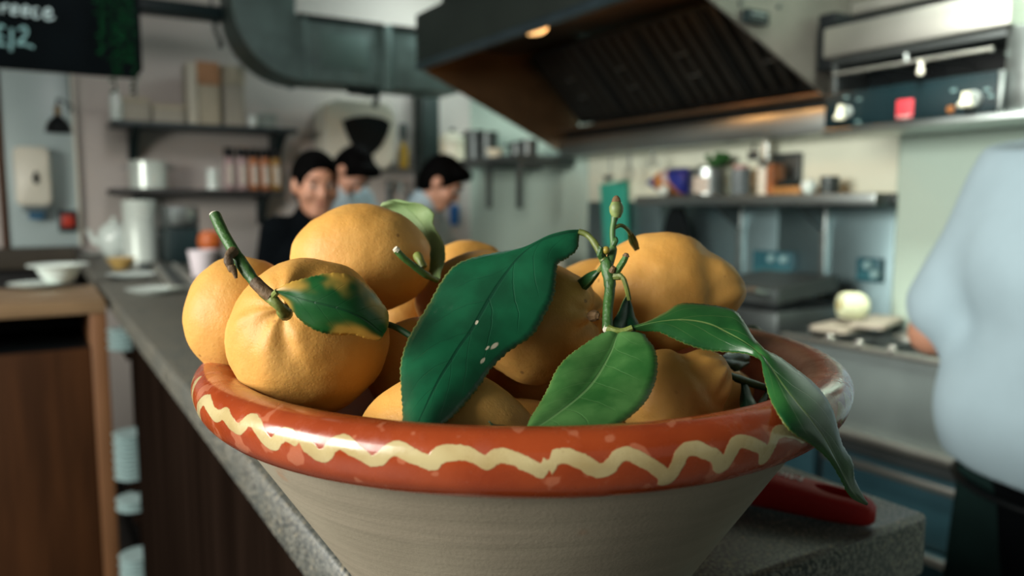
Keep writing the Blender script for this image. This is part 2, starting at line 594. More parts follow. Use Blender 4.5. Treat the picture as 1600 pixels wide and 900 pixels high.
bx('cream_wall_sheet', mat('cream_wall_sheet', srgb(222, 226, 206), 0.4, var=0.03), wr, X_R - 0.005, X_R + 0.002, 1.765, 3.665, 1.402, 1.785, 0.001)
bx('wall_strip', PAINT, wr, X_R - 0.004, X_R + 0.002, 1.765, 2.9, 1.79, 3.0, 0.001)


def window_wall(name, label, wname, axis, val, a0, a1, o0, o1, z0, z1, t0, t1):
    mb = MB()
    for (p0, p1, q0, q1) in ((a0, a1, 0, z0), (a0, a1, z1, 3.0), (a0, o0, z0, z1), (o1, a1, z0, z1)):
        if axis == 'X':
            mb.quadbox(val, val + 0.1, p0, p1, q0, q1)
        else:
            mb.quadbox(p0, p1, val, val + 0.1, q0, q1)
    struct(mb.build(name, PAINT_D), label)
    fr = MB()
    n = 3
    for k in range(n + 1):
        c = o0 + (o1 - o0) * k / n
        if axis == 'X':
            fr.quadbox(val + 0.03, val + 0.07, c - 0.025, c + 0.025, z0, z1)
        else:
            fr.quadbox(c - 0.025, c + 0.025, val + 0.03, val + 0.07, z0, z1)
    for zz in (z0 + 0.02, z1 - 0.02):
        if axis == 'X':
            fr.quadbox(val + 0.03, val + 0.07, o0, o1, zz - 0.02, zz + 0.02)
        else:
            fr.quadbox(o0, o1, val + 0.03, val + 0.07, zz - 0.02, zz + 0.02)
    struct(fr.build(wname, DARKTEAL), 'dark framed shop window')


window_wall('wall_left', 'wall with the street window', 'window_1', 'X', -3.1, -2.1, Y_B, -0.6, 2.1, 1.4, 2.97, 0, 0)
window_wall('wall_front', 'wall with the shopfront window', 'window_2', 'Y', -2.1, -3.1, X_R, -1.5, 2.1, 0.9, 2.7, 0, 0)

# ------------------------------------------------------------------ the bar
BAR_X0, BAR_X1, BAR_Y0, BAR_T = 0.19, 0.69, 0.386, 1.10
bar = thing('bar_counter', 'long bar counter with speckled grey granite top running away from camera', 'counter', (0.44, 2.7, 0))
mb = MB()
r0 = 0.028
poly = [(BAR_X0 + 0.006, BAR_Y0)]
for k in range(9):
    a = -PI / 2 + k * PI / 16
    poly.append((BAR_X1 - r0 + r0 * math.cos(a), BAR_Y0 + r0 + r0 * math.sin(a)))
poly += [(BAR_X1, 5.10), (BAR_X0, 5.10), (BAR_X0, BAR_Y0 + 0.006)]
ins = 0.0035
cxm, cym = 0.44, 2.7
def inset(p):
    return (min(max(p[0], BAR_X0 + ins), BAR_X1 - ins), max(p[1], BAR_Y0 + ins))
lay = [(p, 1.052) for p in [poly]]
lv = []
for z, f in ((1.052, False), (1.10 - ins, False), (1.10, True)):
    lv.append([mb.bm.verts.new(Vector((*(inset(p) if f else p), z))) for p in poly])
for a, b in zip(lv, lv[1:]):
    for i in range(len(poly)):
        j = (i + 1) % len(poly)
        mb.bm.faces.new((a[i], a[j], b[j], b[i]))
mb.bm.faces.new(lv[0][::-1])
mb.bm.faces.new(lv[-1])
mb.build('granite_top', GRANITE, bar, sharp=60)
YP = on(205, 515, 'X', 0.215).y
bx('wood_panel', WOOD_D, bar, 0.215, 0.24, 0.47, YP, 0.06, 1.052)
bx('wood_panel', WOOD_D, bar, 0.24, 0.64, 0.47, 0.495, 0.06, 1.052)
bx('wood_panel', WOOD_D, bar, 0.615, 0.64, 0.495, 5.08, 0.06, 1.052)
bx('wood_panel', WOOD_D, bar, 0.24, 0.615, YP - 0.025, YP, 0.06, 1.052)
bx('wood_panel', WOOD_D, bar, 0.24, 0.615, 2.72, 2.745, 0.06, 1.052)
bx('plinth', BLACK, bar, 0.28, 0.60, 0.5, 5.05, 0, 0.06)
YS = YP + 0.10
shelf_z = [on(207, yy, 'Y', YS).z for yy in (925, 797, 748, 547)]
for z in shelf_z:
    bx('bay_shelf', WOOD_D, bar, 0.20, 0.615, YP + 0.001, 2.719, z - 0.012, z, 0.002)
XS = on(209, 700, 'Y', YS).x

# stacked crockery in the open bay
DISH = mat('bluish_white_stoneware', srgb(150, 172, 172), 0.35, var=0.04)
bowlp = [(0.0, 0.0), (0.036, 0.0), (0.040, 0.003), (0.054, 0.0085), (0.056, 0.0115), (0.053, 0.0125), (0.040, 0.0115), (0, 0.0115)]
order = ('bottom one', 'second from bottom', 'third from bottom', 'fourth from bottom', 'fifth from bottom', 'sixth from bottom', 'seventh from bottom', 'eighth from bottom', 'ninth from bottom', 'tenth from bottom', 'topmost')
pos_name = ('on the lowest shelf of the bar', 'on the second shelf of the bar', 'on the third shelf of the bar', 'on the top shelf of the bar')
proto = None
for si, (cnt, stp) in enumerate(((9, 0.0128), (3, 0.0128), (11, 0.0128), (5, 0.0128))):
    for j in range(cnt):
        loc = (XS + (0.004 if j % 2 else 0), YS, shelf_z[si] + 0.0005 + j * stp)
        lab = 'white dish, %s of the stack %s' % (order[j], pos_name[si])
        if proto is None:
            proto = MB().lathe(bowlp, loc, 28).build('stacked_dish', DISH, None, loc)
            tag(proto, lab, 'dish', 'white dishes stacked in the bar bay')
        else:
            o = proto.copy()
            COL.objects.link(o)
            o.location = loc
            o['label'] = lab

# ------------------------------------------------------------------ waiter station on the left
st = thing('waiter_station', 'wooden waiter station with dark open shelf below its top, left of the bar', 'cabinet', (-0.5, 2.95, 0))
bx('worktop', WOOD_L, st, -1.3, 0.176, 2.69, 3.25, 1.052, 1.092, 0.004)
bx('door', WOOD, st, -0.58, 0.128, 2.70, 2.722, 0.05, 0.945, 0.003)
bx('door', WOOD, st, -1.29, -0.585, 2.70, 2.722, 0.05, 0.945, 0.003)
bx('side_post', mat('light_wood_post', (0.15, 0.066, 0.026), 0.5, var=0.25, vscale=3, stretch=(6, 6, .6)), st, 0.130, 0.176, 2.695, 3.24, 0.0, 1.052, 0.003)
bx('side_panel', WOOD_D, st, -1.3, -1.28, 2.70, 3.24, 0, 1.052, 0.003)
bx('open_shelf', BLACK, st, -1.28, 0.13, 2.725, 3.24, 0.925, 0.945, 0.002)
bx('back_panel', BLACK, st, -1.28, 0.13, 3.22, 3.24, 0.05, 1.052, 0.002)

c = on(92, 449, 'Z', 1.092)
pl = MB().lathe([(0, 0.002), (0.05, 0.0), (0.055, 0.003), (0.095, 0.014), (0.097, 0.017), (0.05, 0.007), (0, 0.006)], (c.x - 0.06, c.y + 0.03, 1.0925), 36).build('side_plate', CERAMIC, None, (c.x - 0.06, c.y + 0.03, 1.0925))
tag(pl, 'flat white plate beside the white bowl on the waiter station', 'plate')
c2 = (c.x + 0.01, c.y + 0.02, 1.1095)
ob = MB().lathe([(0, 0.0), (0.04, 0.0), (0.045, 0.004), (0.06, 0.028), (0.072, 0.052), (0.098, 0.060), (0.098, 0.064), (0.07, 0.057), (0.055, 0.03), (0.035, 0.009), (0, 0.008)], (0, 0, 0), 36)
ob.bm.transform(Matrix.Translation(Vector((c.x + 0.002, c.y + 0.0, 1.1105))))
o = ob.build('wide_rim_bowl', CERAMIC, None, (c.x, c.y, 1.1105))
tag(o, 'white wide rimmed bowl sitting on a plate on the waiter station', 'bowl')

# ------------------------------------------------------------------ things at the far end of the bar
tag(MB().lathe([(0, 0), (0.062, 0), (0.064, 0.003), (0.064, 0.115), (0.066, 0.117), (0.066, 0.121), (0.064, 0.123), (0.064, 0.292), (0.066, 0.296), (0.066, 0.302), (0.05, 0.306), (0, 0.307)], (0.455, 4.35, 1.1), 36, sx=1.2, sy=1.2).build('steel_canister', ALU, None, (0.455, 4.35, 1.1)), 'tall shiny steel canister standing at the far end of the bar', 'canister')
mach = thing('coffee_grinder_unit', 'dark boxy machine on the bar beside the tall steel canister', 'machine', (0.63, 4.25, 1.1))
bx('body', DARKTEAL, mach, 0.545, 0.69, 4.05, 4.45, 1.1, 1.27, 0.008)
bx('hopper', STEEL_D, mach, 0.545, 0.69, 4.07, 4.43, 1.272, 1.375, 0.01)
bx('front_plate', STEEL, mach, 0.56, 0.66, 4.043, 4.0495, 1.285, 1.365, 0.002)
tp = thing('teapot', 'white round teapot with lid at the far end of the bar', 'teapot', (0.375, 4.82, 1.1))
MB().lathe([(0, 0), (0.05, 0), (0.06, 0.01), (0.085, 0.06), (0.088, 0.10), (0.075, 0.15), (0.05, 0.172), (0, 0.173)], (0.375, 4.82, 1.1), 32).build('body', CERAMIC, tp)
MB().lathe([(0, 0), (0.048, 0.0), (0.04, 0.012), (0.014, 0.018), (0.016, 0.035), (0.012, 0.042), (0, 0.044)], (0.375, 4.82, 1.273), 24).build('lid', CERAMIC, tp)
MB().tube(catmull([(0.30, 4.84, 1.17), (0.275, 4.845, 1.19), (0.258, 4.85, 1.23), (0.245, 4.853, 1.25)], 4), [0.018] * 4 + [0.014] * 4 + [0.011] * 5, 12).build('spout', CERAMIC, tp)
MB().tube(catmull([(0.452, 4.80, 1.22), (0.49, 4.79, 1.22), (0.50, 4.787, 1.18), (0.455, 4.80, 1.14)], 5), 0.009, 10).build('handle', CERAMIC, tp)
tag(MB().lathe([(0, 0), (0.03, 0), (0.032, 0.006), (0.042, 0.05), (0.044, 0.095), (0.040, 0.094), (0.037, 0.05), (0.028, 0.008), (0, 0.007)], (0.43, 4.62, 1.1), 28).build('tall_cup', CERAMIC, None, (0.43, 4.62, 1.1)), 'white handleless cup between the teapot and the steel canister', 'cup')
tag(MB().lathe([(0, 0.001), (0.035, 0), (0.07, 0.012), (0.075, 0.015), (0.035, 0.006), (0, 0.005)], (0.272, 4.92, 1.1005), 28).build('saucer', CERAMIC, None, (0.272, 4.92, 1.1005)), 'small white saucer at the end of the bar beside the teapot', 'saucer')
tag(MB().lathe([(0, 0), (0.03, 0), (0.034, 0.004), (0.052, 0.03), (0.062, 0.047), (0.06, 0.05), (0.047, 0.03), (0.028, 0.008), (0, 0.007)], (0.322, 3.86, 1.1), 28).build('yellow_bowl', mat('yellow_glaze', (0.42, 0.28, 0.09), 0.3), None, (0.322, 3.86, 1.1)), 'pale yellow bowl on the bar between plates and canister', 'bowl')
tag(MB().lathe([(0, 0), (0.022, 0), (0.024, 0.004), (0.026, 0.03), (0.024, 0.032), (0, 0.031)], (0.405, 3.74, 1.1), 20).build('dark_pot', STEEL_D, None, (0.405, 3.74, 1.1)), 'little dark metal pot beside the yellow bowl', 'pot')
platep = [(0, 0.001), (0.05, 0.0), (0.056, 0.003), (0.088, 0.013), (0.091, 0.016), (0.055, 0.007), (0, 0.006)]
p0 = MB().lathe(platep, (0.312, 3.36, 1.1005), 36).build('bar_plate', CERAMIC, None, (0.312, 3.36, 1.1005))
tag(p0, 'white plate on the bar in front of the yellow bowl', 'plate', 'white plates on the bar')
p1 = p0.copy()
COL.objects.link(p1)
p1.location = (0.318, 2.74, 1.1005)
p1['label'] = 'nearer white plate on the bar beside the long steel tray'
p1.scale = (0.92, 0.92, 1)
tray = thing('slotted_steel_tray', 'long shallow steel tray with raised sides on the bar', 'tray', (0.44, 3.3, 1.1))
A, B = Vector((0.415, 2.72, 1.1)), Vector((0.50, 3.85, 1.1))
dv = (B - A).normalized()
sd = Vector((dv.y, -dv.x, 0))
def strip(mb, off0, off1, z0, z1):
    mb.prism([A + sd * off0 + Vector((0, 0, z0)), A + sd * off1 + Vector((0, 0, z0)), A + sd * off1 + Vector((0, 0, z1)), A + sd * off0 + Vector((0, 0, z1))], dv * 1.1)
    return mb
strip(MB(), -0.035, 0.025, 0.0005, 0.003).build('tray_floor', STEEL_D, tray)
strip(MB(), -0.050, -0.035, 0.0005, 0.024).build('rail', STEEL_L, tray)
strip(MB(), 0.025, 0.038, 0.0005, 0.024).build('rail', STEEL_L, tray)
MB().prism([A + sd * -0.035 + Vector((0, 0, 0.0005)), A + sd * 0.025 + Vector((0, 0, 0.0005)), A + sd * 0.025 + Vector((0, 0, 0.022)), A + sd * -0.035 + Vector((0, 0, 0.022))], dv * 0.012).build('end_wall', STEEL_L, tray)
cp = on(310, 440, 'Z', 1.1)
tag(MB().lathe([(0, 0), (0.034, 0), (0.037, 0.004), (0.045, 0.07), (0.052, 0.115), (0.049, 0.114), (0.041, 0.07), (0.033, 0.008), (0, 0.007)], (cp.x + 0.022, cp.y + 0.02, 1.1), 32).build('paper_cup', mat('pinkish_white_card', srgb(214, 204, 210), 0.5, var=0.03), None, (cp.x + 0.022, cp.y + 0.02, 1.1)), 'pinkish white cup on the bar behind the lemons', 'cup')
oc = on(329, 394, 'X', 0.645)
tag(MB().lathe([(0, 0), (0.045, 0), (0.048, 0.004), (0.048, oc.z - 1.104), (0.044, oc.z - 1.101), (0, oc.z - 1.101)], (oc.x, oc.y, 1.1003), 24).build('dark_tin', BLACK, None, (oc.x, oc.y, 1.1003)), 'low dark tin under the orange on the bar', 'tin')
tag(MB().lathe([(0, 0), (0.03, 0.003), (0.046, 0.02), (0.051, 0.048), (0.044, 0.078), (0.026, 0.092), (0.008, 0.093), (0, 0.091)], (oc.x, oc.y, oc.z), 28).build('orange_fruit', mat('orange_rind', (0.42, 0.09, 0.012), 0.5, bump=0.3, bscale=200), None, (oc.x, oc.y, oc.z)), 'whole orange on a dark tin beside the boxy machine', 'orange')

# ------------------------------------------------------------------ back wall furniture
def open_box(mb, x0, x1, y0, y1, z0, z1):
    return mb.quadbox(x0, x1, y0, y1, z0, z1, 0.002)

us = thing('upper_wall_shelf', 'dark blue wall shelf holding boxes, the higher one on the back wall', 'shelf', (0.88, Y_B, 1.84))
bx('shelf_board', mat('dark_blue_grey_paint', (0.025, 0.04, 0.045), 0.5), us, 0.39, 1.40, 4.80, Y_B - 0.002, 1.815, 1.842, 0.003)
br = MB()
pts = [(0.49, 4.83, 1.815), (0.49, Y_B - 0.004, 1.815), (0.49, Y_B - 0.004, 1.62), (0.49, 5.06, 1.66), (0.49, 4.98, 1.74), (0.49, 4.90, 1.785)]
br.prism(pts, (0.045, 0, 0)).build('bracket', DARKTEAL, us)
br = MB()
pts = [(1.30, 4.83, 1.815), (1.30, Y_B - 0.004, 1.815), (1.30, Y_B - 0.004, 1.50), (1.30, 5.06, 1.52), (1.30, 4.98, 1.72), (1.30, 4.90, 1.785)]
br.prism(pts, (0.05, 0, 0)).build('bracket', DARKTEAL, us)
ls = thing('lower_wall_shelf', 'dark wall shelf with pot and jars, the lower one on the back wall', 'shelf', (0.85, Y_B, 1.47))
bx('shelf_board', mat('dark_brown_grey_paint', (0.022, 0.022, 0.022), 0.5), ls, 0.37, 1.30, 4.80, Y_B - 0.002, 1.442, 1.472, 0.003)
for xx in (0.50, 1.21):
    MB().prism([(xx, 4.84, 1.442), (xx, Y_B - 0.004, 1.442), (xx, Y_B - 0.004, 1.26), (xx, 5.07, 1.29), (xx, 4.95, 1.41)], (0.04, 0, 0)).build('bracket', DARKTEAL, ls)

def px_x(px, y):
    return on(px, 200, 'Y', y).x

CREAM = mat('cream_card', srgb(176, 168, 146), 0.7, var=0.06)
PALEB = mat('pale_card', srgb(160, 156, 142), 0.7, var=0.06)
ORANGEC = mat('faded_orange_card', srgb(176, 130, 92), 0.7, var=0.1)
def carton(px0, px1, ytop, name, label, m, top=None, y=4.86, dep=0.18, zb=1.8425, lidm=None, lid_frac=0.0):
    x0, x1 = px_x(px0, y), px_x(px1, y)
    zt = on((px0 + px1) / 2, ytop, 'Y', y).z
    t = thing(name, label, 'container', ((x0 + x1) / 2, y + dep / 2, zb))
    zc = zt - (zt - zb) * lid_frac
    bx('body', m, t, x0, x1, y, y + dep, zb, zc, 0.004)
    if lid_frac:
        bx('lid', lidm or m, t, x0 - 0.004, x1 + 0.004, y - 0.004, y + dep + 0.004, zc, zt, 0.004)
    return t
carton(296, 311, 97, 'white_folder', 'slim white upright folder on the upper wall shelf', mat('white_card', srgb(200, 196, 178), 0.6, var=0.03), y=4.84)
carton(312, 345, 97, 'card_box', 'cream box with orange upper part beside the white folder', CREAM, y=4.86, lidm=ORANGEC, lid_frac=0.36)
carton(352, 384, 103, 'card_box', 'plain tall cream box under the silver duct on the upper shelf', PALEB, y=4.86, lidm=CREAM, lid_frac=0.30)
carton(190, 236, 152, 'low_tub', 'wide cream tub at the left end of the upper wall shelf', PALEB, y=4.86, lidm=CREAM, lid_frac=0.2)
carton(240, 290, 163, 'low_tub', 'low pale tub in the middle of the upper wall shelf', PALEB, y=4.86, lidm=CREAM, lid_frac=0.25)
carton(400, 432, 176, 'clear_tub', 'greenish clear tub at the right end of the upper wall shelf', mat('greenish_tub', (0.22, 0.27, 0.25), 0.3), y=4.86, lidm=mat('pale_lid', (0.3, 0.33, 0.31), 0.4), lid_frac=0.2)
x = px_x(181, 4.88)
tag(MB().lathe([(0, 0), (0.028, 0), (0.032, 0.005), (0.032, 0.12), (0.022, 0.145), (0.02, 0.16), (0, 0.161)], (0.418, 4.86, 1.8425), 20).build('white_jar', CERAMIC, None, (0.418, 4.86, 1.8425)), 'narrow white jar on the very end of the upper shelf under the blackboard', 'jar')
x = px_x(394, 4.86)
tag(MB().lathe([(0, 0), (0.02, 0), (0.024, 0.004), (0.026, 0.062), (0.022, 0.066), (0, 0.066)], (x - 0.003, 4.83, 1.8425), 20).build('white_pot', CERAMIC, None, (x - 0.003, 4.83, 1.8425)), 'tiny white pot beside the clear tub on the upper shelf', 'pot')

t = thing('steel_pot', 'steel cooking pot on the left half of the lower wall shelf', 'pot', (0.575, 4.94, 1.4725))
MB().lathe([(0, 0), (0.095, 0), (0.1, 0.006), (0.1, 0.15), (0.105, 0.154), (0.1, 0.158), (0.096, 0.152), (0.096, 0.008), (0, 0.006)], (0.575, 4.94, 1.4725), 32).build('body', ALU, t)
for sgn in (-1, 1):
    MB().tube(catmull([(0.575 + sgn * 0.1, 4.91, 1.59), (0.575 + sgn * 0.135, 4.92, 1.59), (0.575 + sgn * 0.135, 4.96, 1.59), (0.575 + sgn * 0.1, 4.97, 1.59)], 4), 0.006, 8).build('handle', STEEL, t)
tag(MB().lathe([(0, 0), (0.03, 0), (0.033, 0.003), (0.033, 0.115), (0.03, 0.12), (0, 0.12)], (px_x(329, 4.86), 4.86, 1.4725), 24).build('white_tin', CERAMIC, None, (px_x(329, 4.86), 4.86, 1.4725)), 'small white tin left of the dark lidded jars', 'tin')
JAR_G = [mat('pink_white_preserve', (0.36, 0.25, 0.25), 0.25, var=0.2, vscale=30), mat('orange_preserve', (0.36, 0.13, 0.05), 0.25, var=0.4, vscale=30), mat('amber_preserve', (0.28, 0.15, 0.03), 0.25, var=0.3, vscale=30)]
JLAB = mat('jar_paper_label', srgb(196, 188, 176), 0.6, var=0.05)
for i, (px, mi, lab) in enumerate(((356, 0, 'jar of pale pink preserve with dark lid, next to the white tin'), (376, 0, 'second pale jar from the white tin, with dark lid'), (394, 1, 'jar of orange preserve with dark lid in the middle of the row'), (412, 1, 'orange preserve jar beside the amber jar, with dark lid'), (429, 2, 'amber jar with dark lid at the right end of the lower shelf'))):
    xx = px_x(px, 4.87)
    t = thing('preserve_jar', lab, 'jar', (xx, 4.87, 1.4725), 'preserve jars on the lower wall shelf')
    MB().lathe([(0, 0), (0.031, 0), (0.035, 0.006), (0.035, 0.165), (0.03, 0.19), (0, 0.19)], (xx, 4.87, 1.4725), 24, sx=0.86, sy=0.86).build('body', JAR_G[mi], t)
    MB().lathe([(0, 0.19), (0.034, 0.19), (0.036, 0.194), (0.036, 0.24), (0.033, 0.245), (0, 0.245)], (xx, 4.87, 1.4725), 24, sx=0.86, sy=0.86).build('lid', BLACK, t)
    lb = MB()
    n = 8
    vs = []
    for k in range(n + 1):
        a = -PI / 2 - 0.55 + 1.1 * k / n
        vs += [(xx + 0.0308 * math.cos(a), 4.87 + 0.0308 * math.sin(a), 1.4725 + 0.03), (xx + 0.0308 * math.cos(a), 4.87 + 0.0308 * math.sin(a), 1.4725 + 0.145)]
    lb.raw(vs, [(2 * k, 2 * k + 2, 2 * k + 3, 2 * k + 1) for k in range(n)]).build('paper_label', JLAB, t)

# galvanised duct with elbow
duct = thing('ventilation_duct', 'square galvanised ventilation duct with curved elbow under the ceiling', 'duct', (1.3, 4.55, 2.25))
Y0, Y1 = 4.40, 4.72
xl, xr, zb, zt = 0.955, 1.288, 2.07, 2.40
outer, inner = [(xl, 3.0), (xl, 2.42)], [(xr, 3.0), (xr, 2.45)]
for k in range(1, 11):
    a = PI + k * PI / 20
    outer.append((1.33 + 0.375 * math.cos(a), 2.445 + 0.375 * math.sin(a)))
    inner.append((1.33 + 0.045 * math.cos(a), 2.445 + 0.045 * math.sin(a)))
mb = MB()
poly = [(p[0], Y0, p[1]) for p in outer] + [(p[0], Y0, p[1]) for p in reversed(inner)]
mb.prism(poly, (0, Y1 - Y0, 0)).build('elbow', GALV, duct)
bx('straight_run', GALV, duct, 1.33, 1.80, Y0, Y1, zb + 0.001, zt, 0.003)
bx('straight_run', GALV, duct, 1.84, 2.30, Y0, Y1, zb + 0.003, zt - 0.002, 0.003)
bx('flange', GALV, duct, 1.795, 1.845, Y0 - 0.02, Y1 + 0.02, zb - 0.02, zt + 0.02, 0.003)
bx('flange', GALV, duct, 1.325, 1.345, Y0 - 0.012, Y1 + 0.012, zb - 0.012, zt + 0.012, 0.003)
bx('access_panel', mat('galvanised_light', (0.10, 0.165, 0.15), 0.55, 0.15), duct, 1.42, 1.70, Y0 - 0.012, Y0 - 0.001, zb + 0.085, zt - 0.06, 0.004)
bx('top_flange', BLACK, duct, 1.30, 1.80, Y0 - 0.01, Y1 + 0.01, zt + 0.001, zt + 0.03, 0.003)
bx('top_flange', BLACK, duct, 1.84, 2.30, Y0 - 0.01, Y1 + 0.01, zt + 0.001, zt + 0.03, 0.003)
MB().tube([(1.62, 4.5, zb + 0.002), (1.62, 4.5, zb - 0.025), (1.80, 4.5, zb - 0.03), (1.80, 4.56, zb - 0.09)], 0.02, 10).build('drain_pipe', DARKTEAL, duct)
bm_ = thing('overhead_pipe_box', 'dark teal boxed pipe running from the blackboard to the duct', 'pipe', (0.65, 4.65, 2.42))
bx('pipe_box', DARKTEAL, bm_, 0.15, 0.953, 4.60, 4.72, 2.392, 2.462, 0.008)
MB().tube([(0.9, 4.66, 2.462), (0.9, 4.66, 3.0)], 0.008, 8).build('hanger_rod', STEEL_D, bm_)
MB().tube([(0.35, 4.66, 2.462), (0.35, 4.66, 3.0)], 0.008, 8).build('hanger_rod', STEEL_D, bm_)
MB().tube(catmull([(0.905, 4.598, 2.40), (0.90, 4.585, 2.33), (0.925, 4.585, 2.27), (0.93, 4.60, 2.24)], 4), 0.012, 8).build('loose_cable', DARKTEAL, bm_)

# towel dispenser, bottle and small rack beside it
td = thing('towel_dispenser', 'big rounded white towel dispenser with black fan shaped window', 'dispenser', (1.83, Y_B, 1.85))
def rrect(x0, x1, z0, z1, r, n=6):
    out = []
    for cx_, cz_, a0 in ((x1 - r, z0 + r, -PI / 2), (x1 - r, z1 - r, 0), (x0 + r, z1 - r, PI / 2), (x0 + r, z0 + r, PI)):
        for k in range(n + 1):
            a = a0 + k * PI / 2 / n
            out.append((cx_ + r * math.cos(a), cz_ + r * math.sin(a)))
    return out
mb = MB()
rings = []
for (sc, y) in ((1.0, Y_B - 0.002), (1.0, 4.93), (0.985, 4.915), (0.94, 4.905)):
    pr_ = rrect(1.60, 2.085, 1.615, 2.055, 0.11)
    rings.append([mb.bm.verts.new((1.8425 + (p[0] - 1.8425) * sc, y, 1.835 + (p[1] - 1.835) * sc)) for p in pr_])
for a, b in zip(rings, rings[1:]):
    for i in range(len(a)):
        j = (i + 1) % len(a)
        mb.bm.faces.new((a[i], a[j], b[j], b[i]))
mb.bm.faces.new(rings[-1])
mb.bm.faces.new(rings[0][::-1])
mb.build('cover', WHITEP, td)
fan = [(535, 188), (553, 182), (575, 180), (598, 184), (611, 192), (606, 210), (597, 228), (584, 241), (572, 245), (560, 240), (549, 225), (541, 207)]
mb = MB()
mb.prism([on(px, py, 'Y', 4.897) for px, py in fan], (0, 0.012, 0)).build('window', BLACK, td)
rk = thing('wall_rack', 'little dark wire rack on the wall right of the towel dispenser', 'rack', (2.17, Y_B, 1.63))
bx('rack_base', STEEL_D, rk, 2.07, 2.27, 4.93, Y_B - 0.002, 1.618, 1.63, 0.002)
for xx in (2.08, 2.26):
    MB().tube([(xx, 4.94, 1.63), (xx, 4.94, 1.70), (xx, 5.10, 1.70)], 0.005, 8).build('side_rail', STEEL_D, rk)
bt = on(630, 240, 'Y', 5.0).x
t = thing('yellow_bottle', 'yellow spray bottle with dark top beside the towel dispenser', 'bottle', (bt, 5.0, 1.6305))
MB().lathe([(0, 0), (0.033, 0), (0.036, 0.005), (0.036, 0.11), (0.018, 0.165), (0.016, 0.175), (0, 0.176)], (bt, 5.0, 1.6305), 24).build('body', mat('yellow_plastic', (0.36, 0.22, 0.01), 0.35), t)
MB().lathe([(0, 0.176), (0.019, 0.176), (0.02, 0.2), (0.03, 0.215), (0.032, 0.27), (0.022, 0.30), (0, 0.302)], (bt, 5.0, 1.6305), 16).build('cap', STEEL_D, t)
pipe = thing('corner_post', 'narrow dark post on the back wall left of the kitchen corner', 'post', (2.36, Y_B, 1.6))
bx('post_board', mat('near_black_green', (0.008, 0.02, 0.018), 0.5), pipe, 2.30, 2.425, 4.95, Y_B - 0.002, 1.40, 2.195, 0.004)
bx('cap', BLACK, pipe, 2.29, 2.435, 4.94, Y_B - 0.002, 2.196, 2.215, 0.003)
# wall taps and pipes below the dispenser
tp2 = thing('wall_tap', 'grey wall tap on pipes between the two men', 'tap', (2.16, Y_B, 1.4))
MB().tube([(2.10, 5.09, 1.1), (2.10, 5.09, 1.55)], 0.018, 10).build('pipe', STEEL_D, tp2)
MB().tube(catmull([(2.10, 5.07, 1.5), (2.10, 5.0, 1.53), (2.11, 4.93, 1.52), (2.11, 4.90, 1.45)], 4), 0.015, 10).build('spout', STEEL, tp2)
MB().tube([(2.24, 5.09, 1.1), (2.24, 5.09, 1.48)], 0.014, 10).build('pipe', STEEL_D, tp2)

# wall panel, ledge, soap dispenser and lamp at the far left
pn = thing('gloss_wall_panel', 'white glossy wall panel behind the soap dispenser', 'panel', (0.02, Y_B, 1.62))
x0, x1 = on(6, 250, 'Y', 5.06).x, on(117, 250, 'Y', 5.06).x
zb_, zt_ = on(60, 386, 'Y', 5.06).z, on(60, 112, 'Y', 5.06).z
bx('sheet', WHITE_GLOSS, pn, x0, x1, 5.075, Y_B - 0.002, zb_, zt_, 0.003)
bx('edge_trim', WOOD, pn, x0 - 0.03, x0 - 0.001, 5.06, Y_B - 0.002, zb_, zt_, 0.003)
bx('edge_trim', WHITEP, pn, x1 + 0.001, x1 + 0.012, 5.065, Y_B - 0.002, zb_, zt_, 0.002)
lg = on(60, 388, 'Y', 4.93).z
lb_ = on(60, 420, 'Y', 4.93).z
struct(bx('trim_1', mat('dull_brown_ledge', (0.055, 0.045, 0.032), 0.6), None, -1.6, 0.188, 4.93, Y_B - 0.003, lb_, lg, 0.004), 'brown ledge along the wall below the white panel')
struct(bx('trim_2', mat('dark_low_boarding', (0.010, 0.010, 0.010), 0.6), None, -1.6, 0.188, 5.0, Y_B - 0.003, 0.0, lb_ - 0.002, 0.004), 'dark boarding below the brown ledge')
sd_ = thing('soap_dispenser', 'white wall soap dispenser with dark drop shaped window', 'dispenser', (0.02, 5.07, 1.53))
mb = MB()
rings = []
for (sc, y) in ((1.0, 5.074), (1.0, 4.975), (0.97, 4.96), (0.88, 4.95)):
    pr_ = rrect(-0.075, 0.095, 1.375, 1.695, 0.035)
    rings.append([mb.bm.verts.new((0.01 + (p[0] - 0.01) * sc, y, 1.535 + (p[1] - 1.535) * sc)) for p in pr_])
for a, b in zip(rings, rings[1:]):
    for i in range(len(a)):
        j = (i + 1) % len(a)
        mb.bm.faces.new((a[i], a[j], b[j], b[i]))
mb.bm.faces.new(rings[-1])
mb.bm.faces.new(rings[0][::-1])
mb.build('cover', WHITEP, sd_)
mb = MB()
dc = on(56, 276, 'Y', 4.945)
mb.prism([(dc.x + 0.016 * math.sin(a) * (1.0 if math.cos(a) < 0 else 0.75), 4.942, dc.z - 0.005 + 0.034 * math.cos(a)) for a in [k * PI / 8 for k in range(16)]], (0, 0.012, 0)).build('window', BLACK, sd_)
bx('push_bar', mat('grey_push_bar', (0.12, 0.16, 0.17), 0.4), sd_, -0.05, 0.075, 4.965, 5.07, 1.345, 1.374, 0.006)
tag(bx('blue_roll', mat('blue_paper', (0.03, 0.12, 0.22), 0.7), None, on(44, 330, 'Y', 5.0).x, on(70, 330, 'Y', 5.0).x, 5.0, 5.07, on(56, 343, 'Y', 5.0).z, on(56, 327, 'Y', 5.0).z, 0.008, base=(0.0, 5.02, 1.3)), 'small blue paper pack under the soap dispenser', 'paper')
sw = thing('red_switch', 'glowing red rocker switch on the wall beside the white panel', 'switch', on(106, 345, 'Y', 5.05))
c = on(106, 345, 'Y', 5.05)
